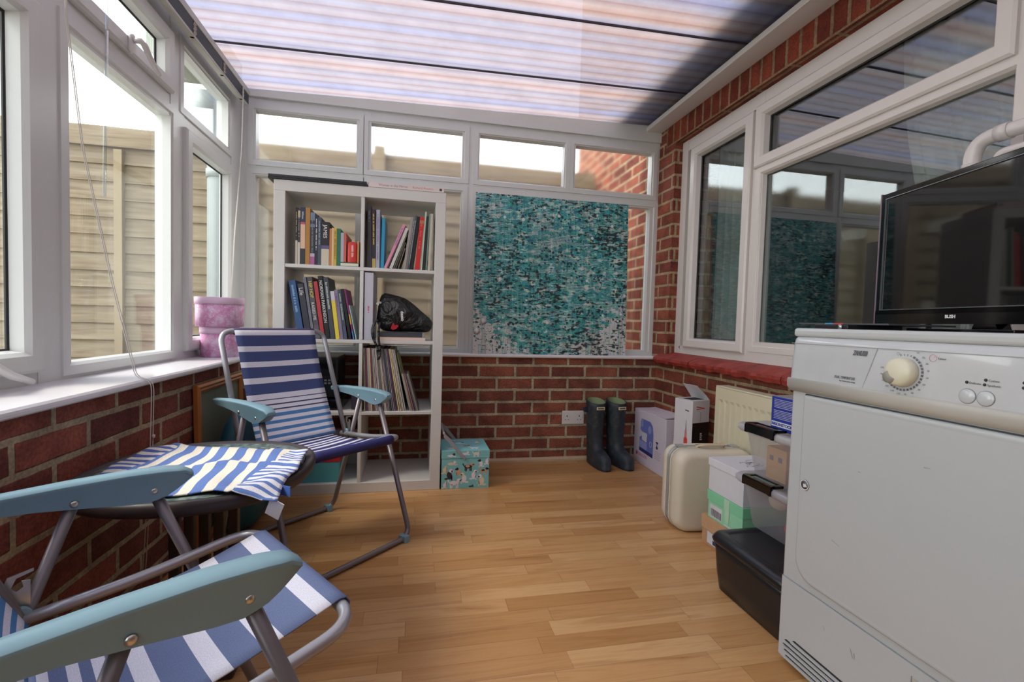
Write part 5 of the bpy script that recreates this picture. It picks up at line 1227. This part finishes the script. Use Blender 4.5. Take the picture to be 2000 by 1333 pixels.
# rounded far end
rows = []
for y, k in ((DL+.004, .55), (DL+.001, .25), (DL-.006, .08), (DL-.016, 0), (.016, 0), (.0, .1)):
    rows.append([(x+k*.03, y, z) for x, z in prf])
fa.grid(rows, None, True); fa.build('control_fascia', DPN, dr, fix=False)
MB().prism([(.010, .706), (-.008, .710), (-.0155, .722), (-.0155, .738), (-.0135, .7425), (-.006, .742), (.01, .742)], .002, DL+.0015, lambda a, b_, h: (a, h, b_), smooth=True).build('lower_lip', DGR, dr)
FD = lambda u, v, h: (-.0128-h+(v-.745)*.062, DL-u, v)     # fascia face, u from the far end
Mf = lambda u, v, h=.0012: frameM(FD(u, v, h), (0, -1, 0), Vector((.062, 0, 1)).normalized())
ds = MB(); LN = mat('panel_seam', (152, 154, 154), .5)
ds.face([FD(.201, .744, .0006), FD(.2025, .744, .0006), FD(.2265, .829, .0006), FD(.2250, .829, .0006)], LN); ds.face([FD(.0, .829, .0014), FD(DL, .829, .0014), FD(DL, .8305, .0014), FD(.0, .8305, .0014)], LN)
ds.build('panel_seam', LN, dr, fix=False)
PRN = mat('dryer_print_grey', (96, 98, 104), .5); PRR = mat('dryer_print_red', (206, 90, 100), .5)
text('lettering', 'ZANUSSI', .0145, Mf(.172, .812), PRN, dr, font_scale=.56, shear=.3, bold=.0006)
text('lettering', 'DUAL TEMPERATURE', .0088, Mf(.132, .757), PRN, dr, font_scale=.62, shear=.15)
text('lettering', '7kg reverse action drying', .0045, Mf(.145, .751), PRN, dr, font_scale=.85)
ku, kv = .284, .786
kn = MB(); KM = frameM(FD(ku, kv, .0), (0, -1, 0), Vector((.062, 0, 1)).normalized())
kn.lathe([(.0275, .0), (.0285, .002), (.0275, .016), (.023, .0205), (.012, .023), (.0001, .0235)], M=KM, n=40); 
KC = mat('cream_dial_plastic', (214, 210, 186), .35); ko = kn.build('dial', KC, dr)
MB().lathe([(.0125, -.004), (.012, .0032), (.0001, .0036)], M=KM @ Matrix.Translation((-.0115, -.0115, .0195)), n=24).build('finger_dimple', mat('dial_grey_insert', (150, 150, 138), .4), ko)
tk_ = MB()
for k in range(26):
    a = R(105-k*11.0-(0)); 
    if k < 4: w2_ = .0006
    else: w2_ = .0022
    M2 = KM @ Matrix.Rotation(a, 4, 'Z'); tk_.face([M2 @ Vector((.0325, -w2_, .0012)), M2 @ Vector((.0365, -w2_, .0012)), M2 @ Vector((.0365, w2_, .0012)), M2 @ Vector((.0325, w2_, .0012))], PRN)
tk_.build('dial_marks', PRN, dr, fix=False)
nm = [str(v) for v in (10, 20, 30, 40, 50, 60, 70, 80, 90, 100, 110, 120, 130, 140, 150)]
for k, s_ in enumerate(nm[:15]):
    a = R(60-k*17.5); c = KM @ Vector((.0445*math.cos(a), .0445*math.sin(a), .0012)); text('dial_number', s_, .005, frameM(c, (0, -1, 0), Vector((.062, 0, 1)).normalized()), mat('dial_number_grey', (150, 150, 156), .5), dr, align='CENTER')
ic = MB()
def ringp(mb, M2, r0, r1, m, n=24, sx_=1): 
    for i in range(n):
        a0, a1 = 2*math.pi*i/n, 2*math.pi*(i+1)/n; mb.face([M2 @ Vector((sx_*r*math.cos(a), r*math.sin(a), .0)) for r, a in ((r0, a0), (r1, a0), (r1, a1), (r0, a1))], m)
ringp(ic, Mf(.334, .818), .0062, .0068, PRR); ic.face([Mf(.334, .818) @ Vector(p) for p in ((0, 0, 0), (.0004, .0004, 0), (.004, .004, 0), (.0036, .0044, 0))], PRR)
ringp(ic, Mf(.270, .8215, .0016), .0025, .003, PRN); ic.build('clock_icon', PRR, dr, fix=False)
text('lettering', 'Timer', .0058, Mf(.342, .816), PRN, dr)
ld = MB()
for (u, v) in ((.392, .781), (.419, .788), (.418, .780), (.470, .790), (.470, .782)): ld.lathe([(.0026, 0), (.0001, .0006)], M=Mf(u, v, .0008), n=16, m=INK)
ld.build('indicator', INK, dr)
text('lettering', 'Delicate', .0052, Mf(.396, .779), PRN, dr); text('lettering', 'Cotton', .0052, Mf(.423, .786), PRN, dr); text('lettering', 'Synthetic', .0052, Mf(.422, .778), PRN, dr)
for u in (.395, .422):
    bb_ = MB().lathe([(.0125, 0), (.0125, .0015), (.0112, .0022), (.004, .0034), (.0001, .0035)], M=Mf(u, .757, .0002), n=32).build('push_button', DPN, dr)
    rg = MB(); ringp(rg, Mf(u, .757, .0006), .0127, .0134, PRN); rg.build('button_gap', PRN, bb_, fix=False)
# door with a stepped border
dy0, dy1, dz0, dz1 = .040, DL-.044, .248, .704
dd = MB(); rows = []
def drr(a, r=.05, tl=.004):
    o = []; 
    for cx_, cz_, a0, rr in ((dy1-a-r, dz0+a+r, -90, r), (dy1-a-tl, dz1-a-tl, 0, tl), (dy0+a+tl, dz1-a-tl, 90, tl), (dy0+a+r, dz0+a+r, 180, r)):
        for i in range(7): t = R(a0+15*i); o.append((cx_+rr*math.cos(t), cz_+rr*math.sin(t)))
    return o
gap = MB(); gap.grid([[(-.0003, p[0], p[1]) for p in drr(-.0025)], [(-.0009, p[0], p[1]) for p in drr(.001)]], None, False, closed_u=True); gap.build('door_gap', INK, dr, fix=False)
seq = [(.002, .0005), (-.004, .0005), (-.0075, .002), (-.009, .005), (-.009, .010), (-.0085, .013)]
rows = [[(x, p[0], p[1]) for p in drr(a, .05)] for x, a in seq]
dd.grid(rows, None, True, closed_u=True); dd.poly([(len(rows)-1)*28+j for j in range(28)]); dd.build('door', DW_, dr)
MB().lathe([(.013, 0), (.013, .001), (.0001, .0014)], M=frameM((-.0088, DL-.064, .485), (0, -1, 0), (0, 0, 1)), n=30).build('door_catch', mat('catch_grey', (96, 98, 100), .35, .4), dr)
dm = MB(); CM = frameM((-.0104, DL-.064, .485), (0, -1, 0), (0, 0, 1)); ringp(dm, CM, .0105, .0125, WHITEP); dm.face([CM @ Vector(p) for p in ((-.003, -.006, .0), (.008, -.003, 0), (.004, .003, 0), (-.004, .002, 0))], WHITEP); dm.build('catch_symbol', WHITEP, dr, fix=False)
# plinth: lower panel with flap and vents
MB().box(-.0025, .004, .0005, DL-.0005, .018, .2265).build('plinth_panel', DW_, dr, bevel=.003)
MB().box(-.0030, -.0002, .003, DL-.003, .2268, .2282).build('plinth_seam', LN, dr)
FPn = lambda u, v, h: (-.0028-h, DL-u, v)
vt = MB()
for k in range(5):
    u0 = .012+.005*abs(k-2)+(.02 if k == 4 else 0); v = .022+k*.0125
    vt.prism([(u0, v), (.30, v), (.30, v+.004), (u0+.006, v+.0055)], -.001, .0035, FPn, DW_)
    vt.face([FPn(u0+.003, v+.0062, .0002), FPn(.30, v+.0062, .0002), FPn(.30, v+.0115, .0002), FPn(u0+.01, v+.0115, .0002)], GASKET)
vt.build('vent_grille', DW_, dr, fix=False)
MB().box(-.0050, -.0020, .270, .2715, .05, .205).build('flap_edge', LN, dr); MB().box(-.005, -.0020, .16, .269, .05, .205).build('filter_flap', DGR, dr)
scf = MB()
for (u, v, a, l) in ((.20, .17, -1.2, .02), (.215, .155, .2, .01), (.13, .175, -1.1, .010), (.21, .165, -1.5, .012)):
    dx, dz = l*math.cos(a), l*math.sin(a); scf.face([FPn(u, v, .0004), FPn(u+.001, v, .0004), FPn(u+dx+.001, v+dz, .0004), FPn(u+dx, v+dz, .0004)])
scf.build('scuff_mark', mat('scuff_grey', (120, 118, 116), .7), dr, fix=False)
sc2 = MB(); FDo = lambda u, v, h: (-.0086-h, DL-u, v)
for (u, v, a, l) in ((.145, .385, -.25, .022), (.20, .56, .1, .006), (.33, .61, .2, .012)):
    dx, dz = l*math.cos(a), l*math.sin(a); sc2.face([FDo(u, v, .0004), FDo(u+dx, v+dz, .0004), FDo(u+dx, v+dz+.0012, .0004), FDo(u, v+.0025, .0004)])
sc2.build('scuff_mark', mat('scuff_brown', (160, 150, 142), .7), dr, fix=False)

# ================================================================== TELEVISION AND THE FLAT THINGS UNDER IT
tv = empty('television', (1.225, 1.045, .8685), R(-2), 'black flat screen television standing on top of the tumble dryer', 'television')
# local: -x is the screen side; the set runs along -y
TA = math.atan2(1.225-1.15, 1.045-.706)
TM = Matrix.Rotation(-TA+R(2), 4, 'Z')
TWd, THt, z0 = .585, .345, .018
cab = MB(); cab.box(0, .030, -TWd, 0, z0, z0+THt, M=TM); cab.build('cabinet', BLACK_G, tv, bevel=.004)
bez_ = MB(); FT = lambda u, v, h: TM @ Vector((-h, -u, z0+v))
ring(bez_, FT, (.014, TWd-.014, .036, THt-.016), [(-.014, -.001), (-.014, .003), (-.012, .005), (-.002, .005), (-.0015, .0005)]); 
bez_.box(-.005, .0, -TWd, 0, z0, z0+.036-.002, M=TM)
bez_.build('bezel', BLACK_G, tv)
sn = MB(); sn.box(-.0012, -.0002, -TWd+.013, -.013, z0+.035, z0+THt-.015, M=TM); sn.build('screen', mat('dark_screen', (10, 12, 13), .04, spec=.8), tv)
tr_m = MB(); ring(tr_m, FT, (.0155, TWd-.0155, .0375, THt-.0175), [(-.0025, .0052), (-.0010, .0054), (0, .002)]); tr_m.build('silver_trim', mat('silver_thin_trim', (140, 146, 150), .25, .8), tv)
side_m = MB(); side_m.box(-.005, .031, .0, .004, z0, z0+THt, M=TM); side_m.build('side_edge', mat('worn_purple_grey_edge', (120, 104, 116), .5), tv)
text('lettering', 'BUSH', .0105, TM @ frameM((-.0055, -.222, z0+.013), (0, -1, 0), (0, 0, 1)), WHITE_INK, tv, align='CENTER', bold=.0003)
MB().prism([(-.03, .0), (.03, .0), (.018, .03), (-.018, .03)], -.01, .02, lambda a, b_, h: TM @ Vector((h+.012, -TWd/2+a, b_))).build('stand_neck', BLACK_G, tv)
sbm = MB(); sbm.prism([(-.06, -.12), (.11, -.145), (.13, 0), (.11, .145), (-.06, .12)], .0, .006, lambda a, b_, h: TM @ Vector((a, -TWd/2+b_, h))); sbm.build('stand_base', BLACK_G, tv, bevel=.001)
lp = tag(MB().box(0, .16, 0, .095, 0, .010).build('media_player', BLACK, bevel=.002), 'slim black media player lying at the far end of the dryer top', 'media player'); lp.location = (1.0, .922, .8685)
MB().lathe([(.006, 0), (.006, .002), (.0001, .003)], M=frameM((-.0006, .02, .005), (0, -1, 0), (0, 0, 1)), n=18).build('knob', mat('chrome_knob', (170, 170, 172), .15, .9), lp)
mg = tag(MB().box(0, .19, 0, .245, 0, .0035).build('folded_leaflet', mat('grey_card_leaf', (70, 72, 76), .5)), 'thin dark leaflet with blue and red corner lying on the slim black player', 'leaflet'); mg.location = (1.03, .85, .8795)
MB().box(0, .19, .2452, .2462, .0002, .0034).build('page_edge', mat('grey_card_leaf2', (130, 130, 130), .5), mg)
mm = MB(); mm.face([(.0, .14, .0037), (.05, .14, .0037), (.05, .165, .0037), (.0, .165, .0037)], mat('print_cyan', (70, 150, 210), .5)); mm.face([(.0, .115, .0037), (.05, .115, .0037), (.05, .139, .0037), (.0, .139, .0037)], mat('print_scarlet', (206, 70, 66), .5)); 
mm.box(-.0006, 0, .14, .165, .0005, .0035, mat('print_cyan', (0, 0, 0))); mm.box(-.0006, 0, .113, .139, .0005, .0035, mat('print_scarlet', (0, 0, 0))); mm.build('corner_print', mat('print_cyan', (0, 0, 0)), mg, fix=False)

# ================================================================== WASTE PIPES ON THE HOUSE WALL
PV = mat('white_pipe_gloss', (208, 202, 200), .25)
pi = empty('waste_pipe', (1.548, 1.04, 1.10), 0, 'thick white plastic waste pipe turning through an elbow behind the television', 'pipe')
X0 = -.038
MB().tube(rounded([(X0, .0, -.20), (X0, .0, .300), (X0, -.60, .300)], .055, 8), .0195, n=18).build('pipe', PV, pi)
for (a, b_, ax) in (((X0, 0, .215), (X0, 0, .237), .0225), ((X0, -.056, .300), (X0, -.085, .300), .0225), ((X0, -.30, .300), (X0, -.33, .300), .0225)): MB().tube([a, b_], ax, n=18).build('collar', PV, pi)
MB().box(X0+.015, .0, -.015, .015, .10, .125).build('pipe_clip', PV, pi)
p2 = empty('overflow_pipe', (1.548, 1.04, 1.10), 0, 'thinner white plastic pipe just below the thick elbow pipe behind the television', 'pipe')
MB().tube(rounded([(X0+.008, -.055, -.20), (X0+.008, -.055, .250), (X0+.008, -.60, .250)], .02, 6), .0115, n=14).build('pipe', PV, p2)
MB().tube([(X0+.008, -.055, .19), (X0+.008, -.055, .225)], .0145, n=14).build('collar', PV, p2); MB().box(X0+.015, 0, -.068, -.042, .10, .12).build('pipe_clip', PV, p2)
